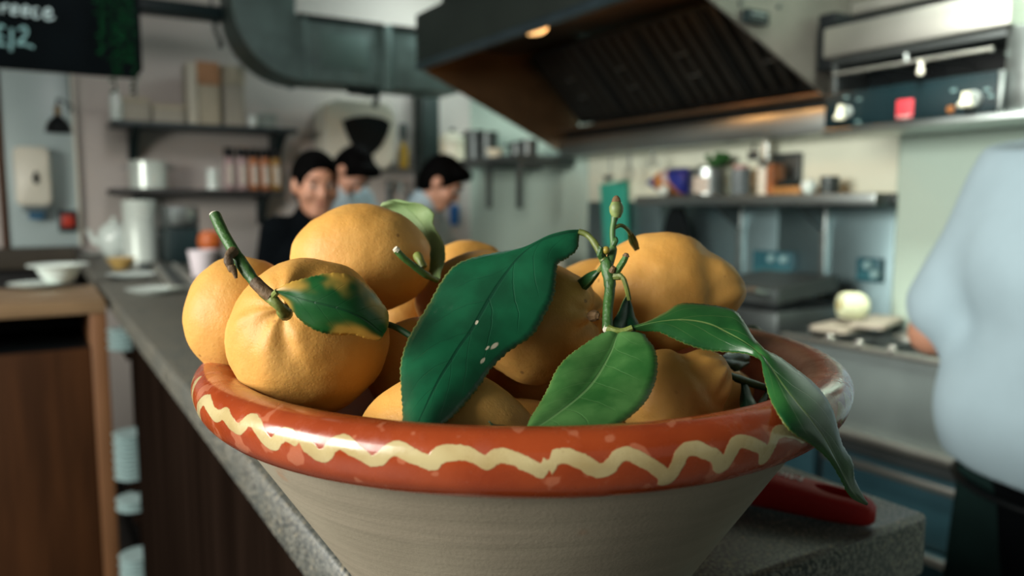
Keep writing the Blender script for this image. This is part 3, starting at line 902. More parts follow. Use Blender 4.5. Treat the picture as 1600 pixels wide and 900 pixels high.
bx('back_box', DARKTEAL, sw, c.x - 0.045, c.x + 0.045, 5.045, Y_B - 0.002, c.z - 0.06, c.z + 0.06, 0.006)
bx('rocker', mat('red_rocker', (0.42, 0.03, 0.012), 0.4), sw, c.x - 0.03, c.x + 0.03, 5.030, 5.0445, c.z - 0.034, c.z + 0.034, 0.006)
lm = thing('dome_wall_lamp', 'small black dome lamp on a bent arm near the white panel', 'lamp', (0.2, Y_B, 1.95))
MB().lathe([(0.062, 0), (0.060, 0.012), (0.05, 0.045), (0.034, 0.068), (0.018, 0.08), (0.016, 0.085), (0.0, 0.086), (0.0, 0.08), (0.03, 0.066), (0.046, 0.043), (0.058, 0.003)], (0.133, 4.62, 1.745), 32).build('shade', BLACK, lm)
MB().lathe([(0, 0.0), (0.015, 0.0), (0.015, 0.04), (0.008, 0.05), (0, 0.05)], (0.133, 4.62, 1.832), 16).build('socket', mat('brass', (0.2, 0.13, 0.05), 0.4, 0.8), lm)
MB().tube(catmull([(0.133, 4.62, 1.88), (0.14, 4.65, 1.915), (0.185, 4.72, 1.90), (0.205, 4.80, 1.90), (0.205, 5.09, 1.90)], 6), 0.006, 8).build('arm', DARKTEAL, lm)
MB().lathe([(0, 0), (0.03, 0), (0.03, 0.012), (0.012, 0.02), (0, 0.02)], (0.205, Y_B - 0.002, 1.90), 20, axis=(0, -1, 0)).build('wall_plate', DARKTEAL, lm)
MB().tube([(0.205, 5.0, 1.905), (0.207, 5.0, 2.2), (0.209, 5.0, 2.39)], 0.0035, 6).build('cord', DARKTEAL, lm)

# ------------------------------------------------------------------ blackboard and trailing plant
bb = thing('blackboard', 'hanging blackboard menu with chalk writing at the top left', 'sign', (-0.4, 3.42, 1.868))
xr_ = on(222, 90, 'Y', 3.40).x
zb_ = on(110, 114, 'Y', 3.40).z
mb = MB()
ch = 0.03
mb.prism([(-1.3, 3.40, zb_), (xr_ - ch, 3.40, zb_), (xr_, 3.40, zb_ + ch), (xr_, 3.40, 2.62), (-1.3, 3.40, 2.62)], (0, 0.03, 0)).build('board', mat('blackboard_paint', (0.0012, 0.0022, 0.0028), 0.9, spec=0.03, var=0.2), bb)
for xx in (-1.0, 0.1):
    MB().tube([(xx, 3.415, 2.62), (xx, 3.415, 3.0)], 0.006, 8).build('hanging_chain', STEEL_D, bb)
CHALK = mat('chalk', (0.24, 0.32, 0.33), 0.9, var=0.35, vscale=200)
CHALK2 = mat('faint_chalk', (0.10, 0.20, 0.205), 0.9, var=0.35, vscale=200)
def stroke(pts, w):
    P = [on(px, py, 'Y', 3.3985) for px, py in pts]
    P = catmull(P, 6) if len(P) > 2 else P
    n = len(P)
    mb = MB()
    vs = []
    for i, p in enumerate(P):
        t = (P[min(i + 1, n - 1)] - P[max(i - 1, 0)]).normalized()
        sdv = Vector((-t.z, 0, t.x)) * w
        vs += [p + sdv, p - sdv, p + sdv + Vector((0, 0.0012, 0)), p - sdv + Vector((0, 0.0012, 0))]
    fs = []
    for i in range(n - 1):
        a, b = 4 * i, 4 * i + 4
        fs += [(a, a + 1, b + 1, b), (a, a + 2, b + 2, b), (a + 1, a + 3, b + 3, b + 1), (a + 2, a + 3, b + 3, b + 2)]
    mb.raw(vs, fs)
    return mb
WORD = [[(-8, -2), (-18, -4), (-28, 8), (-22, 22), (-10, 20), (-8, 10), (-15, 9)],
        [(2, 8), (4, 20)], [(3, 13), (8, 8), (14, 9)],
        [(18, 16), (27, 14), (25, 9), (19, 11), (18, 20), (28, 22)],
        [(35, 18), (44, 16), (42, 10), (36, 12), (35, 22), (46, 24)],
        [(60, 13), (53, 14), (51, 22), (56, 27), (62, 24)],
        [(70, 22), (79, 20), (77, 14), (71, 16), (69, 25), (75, 30), (85, 27)]]
for s_ in WORD:
    stroke(s_, 0.0042).build('chalk_stroke', CHALK, bb)
PRICE = [[(8, 43), (0, 40), (-4, 48), (-2, 60), (-8, 70), (2, 69), (10, 71)], [(-8, 57), (6, 58)], [(18, 44), (18, 62), (17, 80)],
         [(29, 46), (37, 42), (42, 48), (38, 58), (28, 68), (38, 69), (53, 74)]]
for s_ in PRICE:
    stroke(s_, 0.0048).build('chalk_stroke', CHALK2, bb)
pt = thing('trailing_plant', 'dark green trailing plant hanging down in front of the blackboard', 'plant', (0.28, 3.30, 2.66))
MB().lathe([(0, 0), (0.07, 0), (0.075, 0.01), (0.095, 0.13), (0.09, 0.13), (0.07, 0.03), (0, 0.028)], (0.27, 3.30, 2.60), 24).build('pot', DARKTEAL, pt)
MB().tube([(0.185, 3.30, 2.73), (0.27, 3.30, 3.0)], 0.003, 6).build('hanging_cord', BLACK, pt)
MB().tube([(0.355, 3.30, 2.73), (0.27, 3.30, 3.0)], 0.003, 6).build('hanging_cord', BLACK, pt)
VINE = mat('dark_vine_green', (0.0008, 0.016, 0.005), 0.8, spec=0.03, var=0.4, vscale=30)
for (px, pyb) in ((152, 88), (158, 60), (170, 144), (181, 118), (192, 100), (202, 152)):
    top = Vector((on(px, 0, 'Y', 3.32).x, 3.32, 2.70))
    bot = on(px, pyb, 'Y', 3.32)
    bot.x = top.x + 0.005
    mb = MB().tube(catmull([Vector((0.27, 3.30, 2.73)), top + Vector((0, -0.02, 0.02)), (top + bot) / 2 + Vector((0.006, 0, 0)), bot], 5), 0.0025, 6)
    L = (top - bot).length
    for j in range(int(L / 0.02)):
        p = top.lerp(bot, j * 0.02 / L) + Vector((0, 0, -0.01))
        a = random.uniform(0, 2 * PI)
        d = Vector((math.cos(a), math.sin(a) * 0.4, -0.8)).normalized() * 0.024
        sdv = d.cross(Vector((0.2, 1, 0.1))).normalized() * 0.006
        mb.raw([p, p + d * 0.5 + sdv, p + d, p + d * 0.5 - sdv], [(0, 1, 2, 3)])
    mb.build('trailing_stem', VINE, pt)

# ------------------------------------------------------------------ extractor hood
HY0, HY1 = 1.85, 3.775
hood = thing('extractor_hood', 'large dark steel extractor hood with raked sides over the range', 'extractor hood', (2.2, 2.86, 1.7))
HF, HB = 1.72, X_R - 0.009
zf, zt_, zbk, zbt = 2.103, 2.345, 1.655, 1.755
bx('front_panel', HOODSTEEL, hood, HF, HF + 0.012, HY0, HY1, zf, zt_, 0.003)
bx('front_lip', mat('hood_lip_steel', (0.045, 0.07, 0.085), 0.35, 0.7), hood, HF - 0.004, HF + 0.03, HY0, HY1, zf - 0.035, zf - 0.0005, 0.004)
bx('top_panel', HOODSTEEL, hood, HF + 0.012, HB, HY0, HY1, zt_ - 0.012, zt_, 0.002)
for y0, y1 in ((HY0, HY0 + 0.012), (HY1 - 0.012, HY1)):
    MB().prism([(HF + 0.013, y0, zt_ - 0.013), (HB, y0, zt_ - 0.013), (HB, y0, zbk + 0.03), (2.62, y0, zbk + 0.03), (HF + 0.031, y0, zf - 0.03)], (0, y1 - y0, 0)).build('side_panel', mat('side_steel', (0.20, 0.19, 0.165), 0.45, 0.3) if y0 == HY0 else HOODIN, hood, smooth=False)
bx('rear_trough', STEEL, hood, 2.60, HB, HY0 + 0.012, HY1 - 0.012, zbk, zbt, 0.006)
bx('rear_panel', BAFFLE, hood, 2.655, HB, HY0 + 0.013, HY1 - 0.013, zbt + 0.002, zbt + 0.07, 0.003)
bx('trough_lip', mat('greasy_lip', (0.14, 0.10, 0.065), 0.35, 0.8), hood, 2.585, 2.61, HY0 + 0.013, HY1 - 0.013, zbt + 0.036, zbt + 0.056, 0.004)
bx('ceiling_panel', HOODIN, hood, HF + 0.03, 2.30, HY0 + 0.013, HY1 - 0.013, 2.20, 2.21, 0.002)
F0, F1 = Vector((2.30, 0, 2.17)), Vector((2.635, 0, 1.835))
fd = (F1 - F0).normalized()
fn = Vector((-fd.z, 0, fd.x)) * -1
if fn.x > 0:
    fn = -fn
nf = 4
fy0, fy1 = HY0 + 0.10, HY1 - 0.19
fw = (fy1 - fy0) / nf
MB().prism([F0 - fn * 0.03, F1 - fn * 0.03, F1 - fn * 0.04, F0 - fn * 0.04], (0, 0, 0.0001)).bm.free()
for i in range(nf):
    ya, yb = fy0 + i * fw + 0.004, fy0 + (i + 1) * fw - 0.004
    fr = MB()
    L = (F1 - F0).length
    def slab(mb, s0, s1, y0, y1, n0, n1):
        a, b = F0 + fd * s0, F0 + fd * s1
        mb.prism([a + fn * n0 + Vector((0, y0, 0)), b + fn * n0 + Vector((0, y0, 0)), b + fn * n1 + Vector((0, y0, 0)), a + fn * n1 + Vector((0, y0, 0))], (0, y1 - y0, 0))
        return mb
    slab(fr, 0, 0.02, ya, yb, -0.025, 0.012)
    slab(fr, L - 0.02, L, ya, yb, -0.025, 0.012)
    slab(fr, 0.02, L - 0.02, ya, ya + 0.016, -0.025, 0.012)
    slab(fr, 0.02, L - 0.02, yb - 0.016, yb, -0.025, 0.012)
    slab(fr, 0.02, L - 0.02, ya + 0.016, yb - 0.016, -0.03, -0.025)
    flt = fr.build('grease_filter', BAFFLE, hood, smooth=False)
    nb = 5
    bw = (yb - ya - 0.032) / nb
    for k in range(nb):
        c = ya + 0.016 + (k + 0.5) * bw
        slab(MB(), 0.021, L - 0.021, c - bw * 0.28, c + bw * 0.28, -0.012, 0.008).build('baffle', mat('baffle_face', (0.025, 0.025, 0.022), 0.4, 0.6), flt, smooth=False)
    hp = F0 + fd * (L * 0.5) + fn * 0.013
    for s_ in (0.38, 0.62):
        q = F0 + fd * (L * s_) + fn * 0.012
        MB().tube([q + Vector((0, (ya + yb) / 2 - 0.03, 0)), q + fn * 0.02 + Vector((0, (ya + yb) / 2 - 0.025, 0)), q + fn * 0.02 + Vector((0, (ya + yb) / 2 + 0.025, 0)), q + Vector((0, (ya + yb) / 2 + 0.03, 0))], 0.004, 8).build('handle', STEEL_D, flt)
LAMPM = mat('warm_lamp_glass', (0.9, 0.6, 0.3), 0.4, var=0.0, emit=((1.0, 0.55, 0.2), 2.2))
for (lx, ly) in ((1.80, 2.775), (1.93, 2.30)):
    hl = MB().lathe([(0, -0.12), (0.03, -0.117), (0.042, -0.10), (0.042, -0.07), (0.03, -0.03), (0.03, 0.0), (0, 0.0)] if lx < 1.9 else [(0, -0.03), (0.03, -0.028), (0.04, 0.0), (0, 0)], (lx, ly, 2.199), 24, sy=1.5)
    hl.build('hood_lamp', LAMPM, hood)
    d = bpy.data.lights.new('hood_lamp_light', 'POINT')
    d.energy, d.color, d.shadow_soft_size = 3.2, (1.0, 0.45, 0.13), 0.05
    o = bpy.data.objects.new('hood_lamp_light', d)
    COL.objects.link(o)
    o.location = (lx + 0.07, ly, 2.12)
# collar duct on the hood's corner
bx('duct_collar', BLACK, hood, 1.85, 2.2, HY1 - 0.36, HY1 - 0.04, zt_ + 0.001, zt_ + 0.2, 0.006)
bx('duct_collar', GALV, hood, 1.90, 2.15, HY1 - 0.33, HY1 - 0.07, zt_ + 0.2, 2.999, 0.006)

# digital thermometer
a, b = on(1168, 12, 'Y', HY0 - 0.025), on(1202, 40, 'Y', HY0 - 0.025)
dg = thing('hood_controller', 'small dark digital controller on the steel side of the hood', 'controller', ((a.x + b.x) / 2, HY0, b.z))
bx('case', DARKTEAL, dg, a.x, b.x, HY0 - 0.025, HY0 - 0.0005, b.z, a.z, 0.004)
bx('display', mat('grey_display', (0.20, 0.27, 0.27), 0.3), dg, a.x + 0.018, b.x - 0.018, HY0 - 0.028, HY0 - 0.0255, b.z + 0.026, a.z - 0.010, 0.001)
for k in range(4):
    xk = a.x + 0.014 + k * (b.x - a.x - 0.028) / 4
    bx('button', STEEL_D, dg, xk + 0.002, xk + 0.010, HY0 - 0.028, HY0 - 0.0255, b.z + 0.009, b.z + 0.018, 0.0005)
for py, px in ((5, 1158), (10, 1218)):
    c = on(px, py, 'Y', HY0 - 0.005)
    tag(MB().lathe([(0, 0), (0.008, 0), (0.008, 0.006), (0.005, 0.009), (0, 0.009)], (c.x, HY0 - 0.0005, c.z), 14, axis=(0, -1, 0)).build('wall_stud', STEEL_D, None, c), 'dark stud %s the digital controller' % ('just left of' if px < 1200 else 'just right of'), 'stud')

# ------------------------------------------------------------------ salamander grill
SY0, SY1, SXF = 1.165, 1.755, 2.28
sg = thing('salamander_grill', 'wall mounted steel salamander grill with dark control panel and two knobs', 'grill', (2.4, 1.46, 1.62))
bx('back_panel', BLACK, sg, 2.50, 2.546, SY0, SY1 - 0.021, 1.64, 2.02, 0.003)
bx('shadow_gap_block', BLACK, sg, 2.34, 2.54, SY1 + 0.002, SY1 + 0.07, 1.84, 2.03, 0.006)  # black block standing in for the shadow between grill and hood
bx('top_body', STEEL_L, sg, SXF, 2.54, SY0, SY1, 1.868, 1.965, 0.006)
bx('top_slot', BLACK, sg, SXF + 0.025, 2.54, SY0 + 0.01, SY1 - 0.0, 1.966, 1.99, 0.003)
bx('top_tray', STEEL_L, sg, SXF + 0.01, 2.54, SY0 + 0.05, SY1 - 0.09, 1.991, 2.03, 0.006)
bx('heater_plate', STEEL_D, sg, SXF + 0.03, 2.50, SY0 + 0.02, SY1 - 0.02, 1.845, 1.867, 0.002)
bx('side_cheek', STEEL_D, sg, SXF + 0.05, 2.54, SY1 - 0.02, SY1, 1.75, 1.867, 0.003)
bx('side_cheek', STEEL, sg, SXF + 0.02, 2.54, SY0 - 0.075, SY0 + 0.015, 1.635, 1.867, 0.004)
bx('base', STEEL_D, sg, SXF + 0.01, 2.54, SY0 + 0.016, SY1 - 0.02, 1.635, 1.749, 0.003)
PANEL = mat('dark_teal_panel', (0.0035, 0.014, 0.018), 0.4, spec=0.25, var=0.08)
bx('control_panel', PANEL, sg, SXF - 0.004, SXF + 0.009, SY0 + 0.018, SY1 - 0.02, 1.638, 1.748, 0.003)
bx('panel_edge', STEEL, sg, SXF - 0.005, SXF + 0.009, SY0 + 0.008, SY0 + 0.0165, 1.638, 1.748, 0.001)
bx('drip_shelf', STEEL, sg, SXF - 0.01, 2.54, SY0 - 0.075, SY1 - 0.02, 1.615, 1.634, 0.003)
MB().tube([(SXF - 0.02, SY0 + 0.03, 1.806), (SXF - 0.02, SY1 - 0.06, 1.806)], 0.006, 10).build('rack_bar', STEEL_L, sg)
for yy in (SY0 + 0.05, SY0 + 0.20, SY0 + 0.34, SY0 + 0.48):
    MB().tube([(SXF - 0.02, yy, 1.806), (2.48, yy, 1.806)], 0.003, 6).build('rack_rod', STEEL, sg)
c = on(1438, 122, 'X', SXF - 0.02)
MB().lathe([(0, -0.022), (0.009, -0.022), (0.01, -0.012), (0.007, 0.0), (0.007, 0.02), (0, 0.021)], (SXF - 0.02, c.y, 1.787), 16).build('rack_knob', WHITEP, sg)
MB().tube([(SXF + 0.04, on(1418, 100, 'X', SXF + 0.04).y, 1.81), (SXF + 0.04, on(1415, 80, 'X', SXF + 0.04).y, 1.866)], 0.008, 8).build('lift_rod', STEEL, sg)
for (pkx, pky, sc) in ((1311, 178, 1.0), (1508, 158, 1.15)):
    c = on(pkx + 12, pky - 2, 'X', SXF - 0.005)
    MB().lathe([(0, 0), (0.022 * sc, 0), (0.022 * sc, 0.006), (0.019 * sc, 0.012), (0, 0.012)], (SXF - 0.005, c.y, c.z), 24, axis=(-1, 0, 0)).build('dial', mat('grey_dial', (0.24, 0.27, 0.26), 0.4), sg)
    kb = on(pkx, pky + 9, 'X', SXF - 0.035)
    kt = on(pkx + 3, pky - 14, 'X', SXF - 0.035)
    MB().tube([kb, kb.lerp(kt, 0.18), kb.lerp(kt, 0.4), kt], [0.017 * sc, 0.018 * sc, 0.011 * sc, 0.0095 * sc], 14).build('knob', mat('cream_knob', srgb(226, 224, 200), 0.3), sg)
    MB().tube([kb, (SXF - 0.012, c.y, c.z)], 0.009, 10).build('knob_shaft', STEEL_D, sg)
a, b = on(1402, 157, 'X', SXF - 0.0055), on(1426, 184, 'X', SXF - 0.0055)
bx('badge', mat('red_badge', (0.55, 0.035, 0.05), 0.5, var=0.05), sg, SXF - 0.0075, SXF - 0.0045, b.y, a.y, b.z, a.z, 0.0005)
bx('badge_line', mat('badge_white', (0.6, 0.5, 0.48), 0.6), sg, SXF - 0.0085, SXF - 0.0076, b.y + 0.004, a.y - 0.004, b.z + 0.004, b.z + 0.008, 0.0002)
c = on(1486, 171, 'X', SXF - 0.005)
MB().lathe([(0, 0), (0.011, 0), (0.010, 0.006), (0, 0.008)], (SXF - 0.0045, c.y, c.z), 16, axis=(-1, 0, 0)).build('pilot_lamp', mat('amber_lens', (0.24, 0.085, 0.02), 0.3), sg)
for px, py in ((1322, 152), (1342, 155), (1490, 141), (1542, 140), (1548, 150), (1340, 190)):
    c = on(px, py, 'X', SXF - 0.005)
    bx('panel_mark', mat('panel_print', (0.12, 0.2, 0.2), 0.6), sg, SXF - 0.0052, SXF - 0.0042, c.y - 0.008, c.y + 0.008, c.z - 0.004, c.z + 0.004, 0.0001)

# ------------------------------------------------------------------ kitchen wall shelf and what stands on it
sh = thing('steel_wall_shelf', 'long steel wall shelf with bag and pots below the hood', 'shelf', (2.67, 2.35, 1.39))
SZ = 1.425
bx('shelf_board', STEEL, sh, 2.52, X_R - 0.008, 1.70, 2.99, SZ - 0.045, SZ, 0.004)
bx('end_board', STEEL_D, sh, 2.60, X_R - 0.008, 1.635, 1.698, SZ - 0.042, SZ - 0.002, 0.003)
for px in (1155, 1286):
    yy = on(px, 360, 'X', 2.73).y
    bx('wall_upright', STEEL, sh, X_R - 0.024, X_R - 0.007, yy - 0.014, yy + 0.014, 0.96, SZ - 0.046, 0.003)
    MB().prism([(2.56, yy - 0.006, SZ - 0.046), (X_R - 0.0245, yy - 0.006, SZ - 0.046), (X_R - 0.0245, yy - 0.006, SZ - 0.15)], (0, 0.012, 0)).build('bracket', STEEL_D, sh)
Zs = SZ + 0.0005
def sy(px):
    return on(px, 300, 'X', 2.62).y
# bag
bag = thing('crisp_bag', 'shiny blue and orange plastic bag lying on the steel shelf', 'bag', (2.62, sy(1040), Zs))
def pillow(name, m, y0, y1, h, dep, parent, x=2.655, tip=0.3):
    mb = MB()
    n, k = 14, 16
    rings = []
    for i in range(n + 1):
        t = i / n
        s_ = max(0.05, math.sin(PI * min(1, max(0, (t * (1 - tip) + tip * 0.5)))) ** 0.6) if False else (0.12 + 0.88 * min(1, t / 0.45)) * (1.0 if t < 0.9 else 1 - 2 * (t - 0.9))
        y = y1 + (y0 - y1) * t
        ring = []
        for q in range(k):
            a = 2 * PI * q / k
            rr = 1 + 0.08 * math.sin(5 * a + 9 * t)
            ring.append(mb.bm.verts.new((x + dep * s_ * math.cos(a) * rr, y, Zs + h * 0.5 + h * 0.5 * s_ * math.sin(a))))
        rings.append(ring)
    for a, b in zip(rings, rings[1:]):
        for q in range(k):
            mb.bm.faces.new((a[q], a[(q + 1) % k], b[(q + 1) % k], b[q]))
    mb.bm.faces.new(rings[0])
    mb.bm.faces.new(rings[-1][::-1])
    return mb
def bag_mat():
    m, p, N = base_mat('blue_orange_film')
    tc = N.add('ShaderNodeTexCoord')
    sep = N.add('ShaderNodeSeparateXYZ')
    N.link(tc.outputs['Generated'], sep.inputs[0])
    nz = N.add('ShaderNodeTexNoise', i_Scale=3.0)
    N.link(tc.outputs['Generated'], nz.inputs['Vector'])
    y = N.math('ADD', sep.outputs[1], N.math('MULTIPLY', N.math('SUBTRACT', nz.outputs[0], 0.5), 0.12))
    y = N.math('SUBTRACT', y, N.math('MULTIPLY', N.math('SUBTRACT', sep.outputs[2], 0.5), 0.35))
    c = N.mix(N.ramp(y, 0.66, 0.70), (0.50, 0.20, 0.04), (0.02, 0.03, 0.25))
    c = N.mix(N.ramp(y, 0.27, 0.23), c, (0.02, 0.03, 0.22))
    k = N.math('MULTIPLY', N.ramp(y, 0.25, 0.28), N.ramp(y, 0.42, 0.38))
    k = N.math('MULTIPLY', k, N.ramp(sep.outputs[2], 0.40, 0.55))
    c = N.mix(k, c, (0.5, 0.47, 0.48))
    N.link(c, p.inputs['Base Color'])
    p.inputs['Roughness'].default_value = 0.3
    return m
pillow('film', bag_mat(), sy(1072), sy(1004), 0.135, 0.07, bag).build('film', bag_mat(), bag)
tag(MB().ball((2.545, sy(1056), Zs + 0.026), 0.026, n=16, m=10).build('white_garlic', CERAMIC, None, (2.545, sy(1056), Zs)), 'round white bulb in front of the blue and orange bag', 'garlic')
# herb pot
hy = sy(1107)
hp_ = thing('herb_pan', 'steel pan of green herbs with a paper label on the shelf', 'pan', (2.62, hy, Zs))
MB().lathe([(0, 0), (0.088, 0), (0.092, 0.005), (0.092, 0.118), (0.096, 0.122), (0.09, 0.124), (0.086, 0.118), (0.086, 0.07), (0, 0.07)], (2.63, hy, Zs), 32).build('body', STEEL, hp_)
vs = []
n = 8
for k in range(n + 1):
    a = PI - 0.35 - 0.85 * k / n + 1.05
    vs += [(2.63 + 0.0935 * math.cos(a), hy + 0.0935 * math.sin(a), Zs + 0.01), (2.63 + 0.0935 * math.cos(a), hy + 0.0935 * math.sin(a), Zs + 0.082)]
MB().raw(vs, [(2 * k, 2 * k + 2, 2 * k + 3, 2 * k + 1) for k in range(n)]).build('paper_label', JLAB, hp_)
herb = MB()
for j in range(46):
    a, r_ = random.uniform(0, 2 * PI), 0.075 * math.sqrt(random.random())
    p = Vector((2.63 + r_ * math.cos(a), hy - 0.02 + r_ * math.sin(a) * 0.8, Zs + 0.115 + (0.045 if math.sin(a) < 0.1 else 0.01) * random.random() + (0.02 if math.sin(a) < -0.2 else 0)))
    herb.ball(p, 0.016, 0.014, 0.013, 7, 5)
hb_ = herb.build('herb_leaves', mat('herb_green', (0.012, 0.10, 0.014), 0.6, var=0.5, vscale=60), hp_)
hb_['kind'] = 'stuff'
# clear tub, bottle
ty = sy(1157)
t = thing('clear_tub', 'clear tub with pink paper inside beside the herb pan', 'tub', (2.62, ty, Zs))
MB().lathe([(0, 0), (0.036, 0), (0.040, 0.004), (0.044, 0.11), (0.041, 0.11), (0.037, 0.006), (0, 0.005)], (2.62, ty, Zs), 24).build('tub', mat('grey_clear_plastic', (0.17, 0.22, 0.24), 0.2, trans=0.3), t)
MB().lathe([(0, 0.06), (0.030, 0.06), (0.032, 0.064), (0.032, 0.128), (0, 0.13)], (2.62, ty, Zs), 20).build('pink_lid', mat('pink_card', (0.44, 0.27, 0.25), 0.6), t)
by = sy(1183)
t = thing('white_bottle', 'slim white bottle with narrow neck on the steel shelf', 'bottle', (2.665, by, Zs))
MB().lathe([(0, 0), (0.030, 0), (0.032, 0.004), (0.032, 0.115), (0.025, 0.135), (0.014, 0.155), (0.013, 0.17), (0, 0.17)], (2.665, by, Zs), 24).build('body', WHITEP, t)
MB().lathe([(0, 0.17), (0.017, 0.17), (0.021, 0.20), (0.014, 0.225), (0, 0.226)], (2.665, by, Zs), 16).build('cap', WHITEP, t)
# wooden board leaning and lying
t = thing('wooden_rack', 'small orange wooden rack with an upright end on the shelf', 'rack', (2.63, sy(1235), Zs))
RW = mat('reddish_wood', (0.33, 0.11, 0.03), 0.5, var=0.25, vscale=12)
bx('upright', RW, t, 2.57, 2.65, sy(1219), sy(1207), Zs + 0.0, Zs + 0.125, 0.012)
bx('base', mat('honey_wood', (0.36, 0.17, 0.05), 0.5), t, 2.56, 2.68, sy(1265), sy(1220), Zs, Zs + 0.03, 0.006)
bx('dark_strip', DARKTEAL, t, 2.58, 2.66, sy(1248), sy(1222), Zs + 0.031, Zs + 0.055, 0.004)
t = thing('steel_ladle_bowl', 'small round shiny bowl at the end of the wooden rack', 'bowl', (2.58, sy(1275), Zs))
MB().lathe([(0, 0), (0.012, 0), (0.026, 0.012), (0.031, 0.03), (0.027, 0.047), (0.012, 0.056), (0, 0.057)], (2.58, sy(1274), Zs), 20).build('bowl_body', CERAMIC, t)
t = thing('dark_steel_tin', 'dark steel tin at the bright end of the steel shelf', 'tin', (2.62, sy(1297), Zs))
MB().lathe([(0, 0), (0.034, 0), (0.036, 0.003), (0.036, 0.062), (0.039, 0.065), (0.034, 0.066), (0.032, 0.01), (0, 0.008)], (2.62, sy(1296), Zs), 24).build('body', STEEL_D, t)
# grey sheet leaning behind
tag(bx('steel_tray_leaning', STEEL_D, None, X_R - 0.03, X_R - 0.012, on(1252, 260, 'X', X_R - 0.02).y, on(1205, 260, 'X', X_R - 0.02).y, Zs, 1.60, 0.003, base=(X_R - 0.02, 2.25, Zs)), 'grey steel tray leaning on the wall behind the wooden rack', 'tray')

# utensils hanging from the trough of the hood
def utensil(px, kind, label, L, cat='utensil'):
    p = on(px, 240, 'X', 2.59)
    y = p.y
    t = thing('hanging_' + kind, label, cat, (2.59, y, zbk - L))
    MB().tube(catmull([(2.597, y, zbk + 0.025), (2.583, y, zbk + 0.03), (2.578, y, zbk - 0.0), (2.585, y, zbk - 0.02)], 4), 0.0025, 6).build('hook', STEEL, t)
    if kind == 'whisk':
        MB().tube([(2.585, y, zbk - 0.02), (2.585, y, zbk - L * 0.45)], 0.008, 8).build('handle', STEEL, t)
        for k in range(5):
            a = k * PI / 5
            d = Vector((math.cos(a), math.sin(a), 0)) * 0.028
            top = Vector((2.585, y, zbk - L * 0.45))
            bot = Vector((2.585, y, zbk - L))
            MB().tube(catmull([top, top.lerp(bot, 0.55) + d, top.lerp(bot, 0.9) + d * 0.8, bot, top.lerp(bot, 0.9) - d * 0.8, top.lerp(bot, 0.55) - d, top], 4), 0.0013, 5).build('wire_loop', STEEL, t)
    elif kind == 'ladle':
        MB().tube([(2.585, y, zbk - 0.02), (2.587, y, zbk - L + 0.02)], 0.004, 8).build('handle', STEEL, t)
        MB().lathe([(0.0, -0.03), (0.02, -0.025), (0.032, -0.008), (0.034, 0), (0.031, 0), (0.018, -0.02), (0, -0.026)], (2.575, y, zbk - L + 0.03), 20).build('bowl', STEEL, t)
    else:
        MB().tube([(2.585, y, zbk - 0.02), (2.587, y, zbk - L * 0.6)], 0.005, 8).build('handle', BLACK, t)
        bx('blade', STEEL_D, t, 2.584, 2.588, y - 0.03, y + 0.03, zbk - L, zbk - L * 0.58, 0.001)
    return t
utensil(955, 'ladle', 'thin steel ladle hanging under the hood above the turquoise board', 0.15)
utensil(985, 'whisk', 'wire whisk hanging under the hood beside the turquoise board', 0.15)
utensil(1022, 'whisk', 'wire whisk hanging above the blue and orange bag', 0.09)
utensil(1178, 'spatula', 'black handled spatula hanging over the white bottle', 0.085)
utensil(1200, 'ladle', 'dark handled ladle hanging right of the white bottle', 0.12)

# turquoise cutting board hanging on the wall, black oven cloth
a, b = on(936, 283, 'X', 2.70), on(978, 388, 'X', 2.70)
t = thing('turquoise_cutting_board', 'turquoise cutting board hanging on the steel wall', 'cutting board', (2.72, (a.y + b.y) / 2, b.z))
TQ = mat('turquoise_plastic', (0.035, 0.34, 0.25), 0.5, var=0.06)
MB().prism([(2.705, a.y, a.z - 0.02), (2.705, b.y + 0.02, a.z), (2.705, b.y, b.z), (2.705, a.y - 0.05, b.z)], (0.018, 0, 0)).build('board', TQ, t)
MB().tube([(2.716, a.y - 0.02, a.z - 0.03), (2.735, a.y - 0.02, a.z + 0.005), (2.744, a.y - 0.02, a.z + 0.005)], 0.004, 6).build('hook', STEEL, t)
t = thing('black_oven_cloth', 'black oven cloth hanging below the steel shelf', 'cloth', on(1052, 330, 'X', 2.68))
mb = MB()
cl = [(1047, 324), (1062, 324), (1068, 345), (1074, 372), (1076, 400), (1030, 400), (1034, 360), (1040, 338)]
mb.prism([on(px, py, 'X', 2.66) for px, py in cl], (0.035, 0, 0))
bmesh.ops.bevel(mb.bm, geom=list(mb.bm.edges), offset=0.006, segments=2, affect='EDGES')
mb.build('cloth', BLACK, t)
MB().tube([on(1054, 326, 'X', 2.68), on(1054, 316, 'X', 2.68)], 0.004, 6).build('loop', BLACK, t)

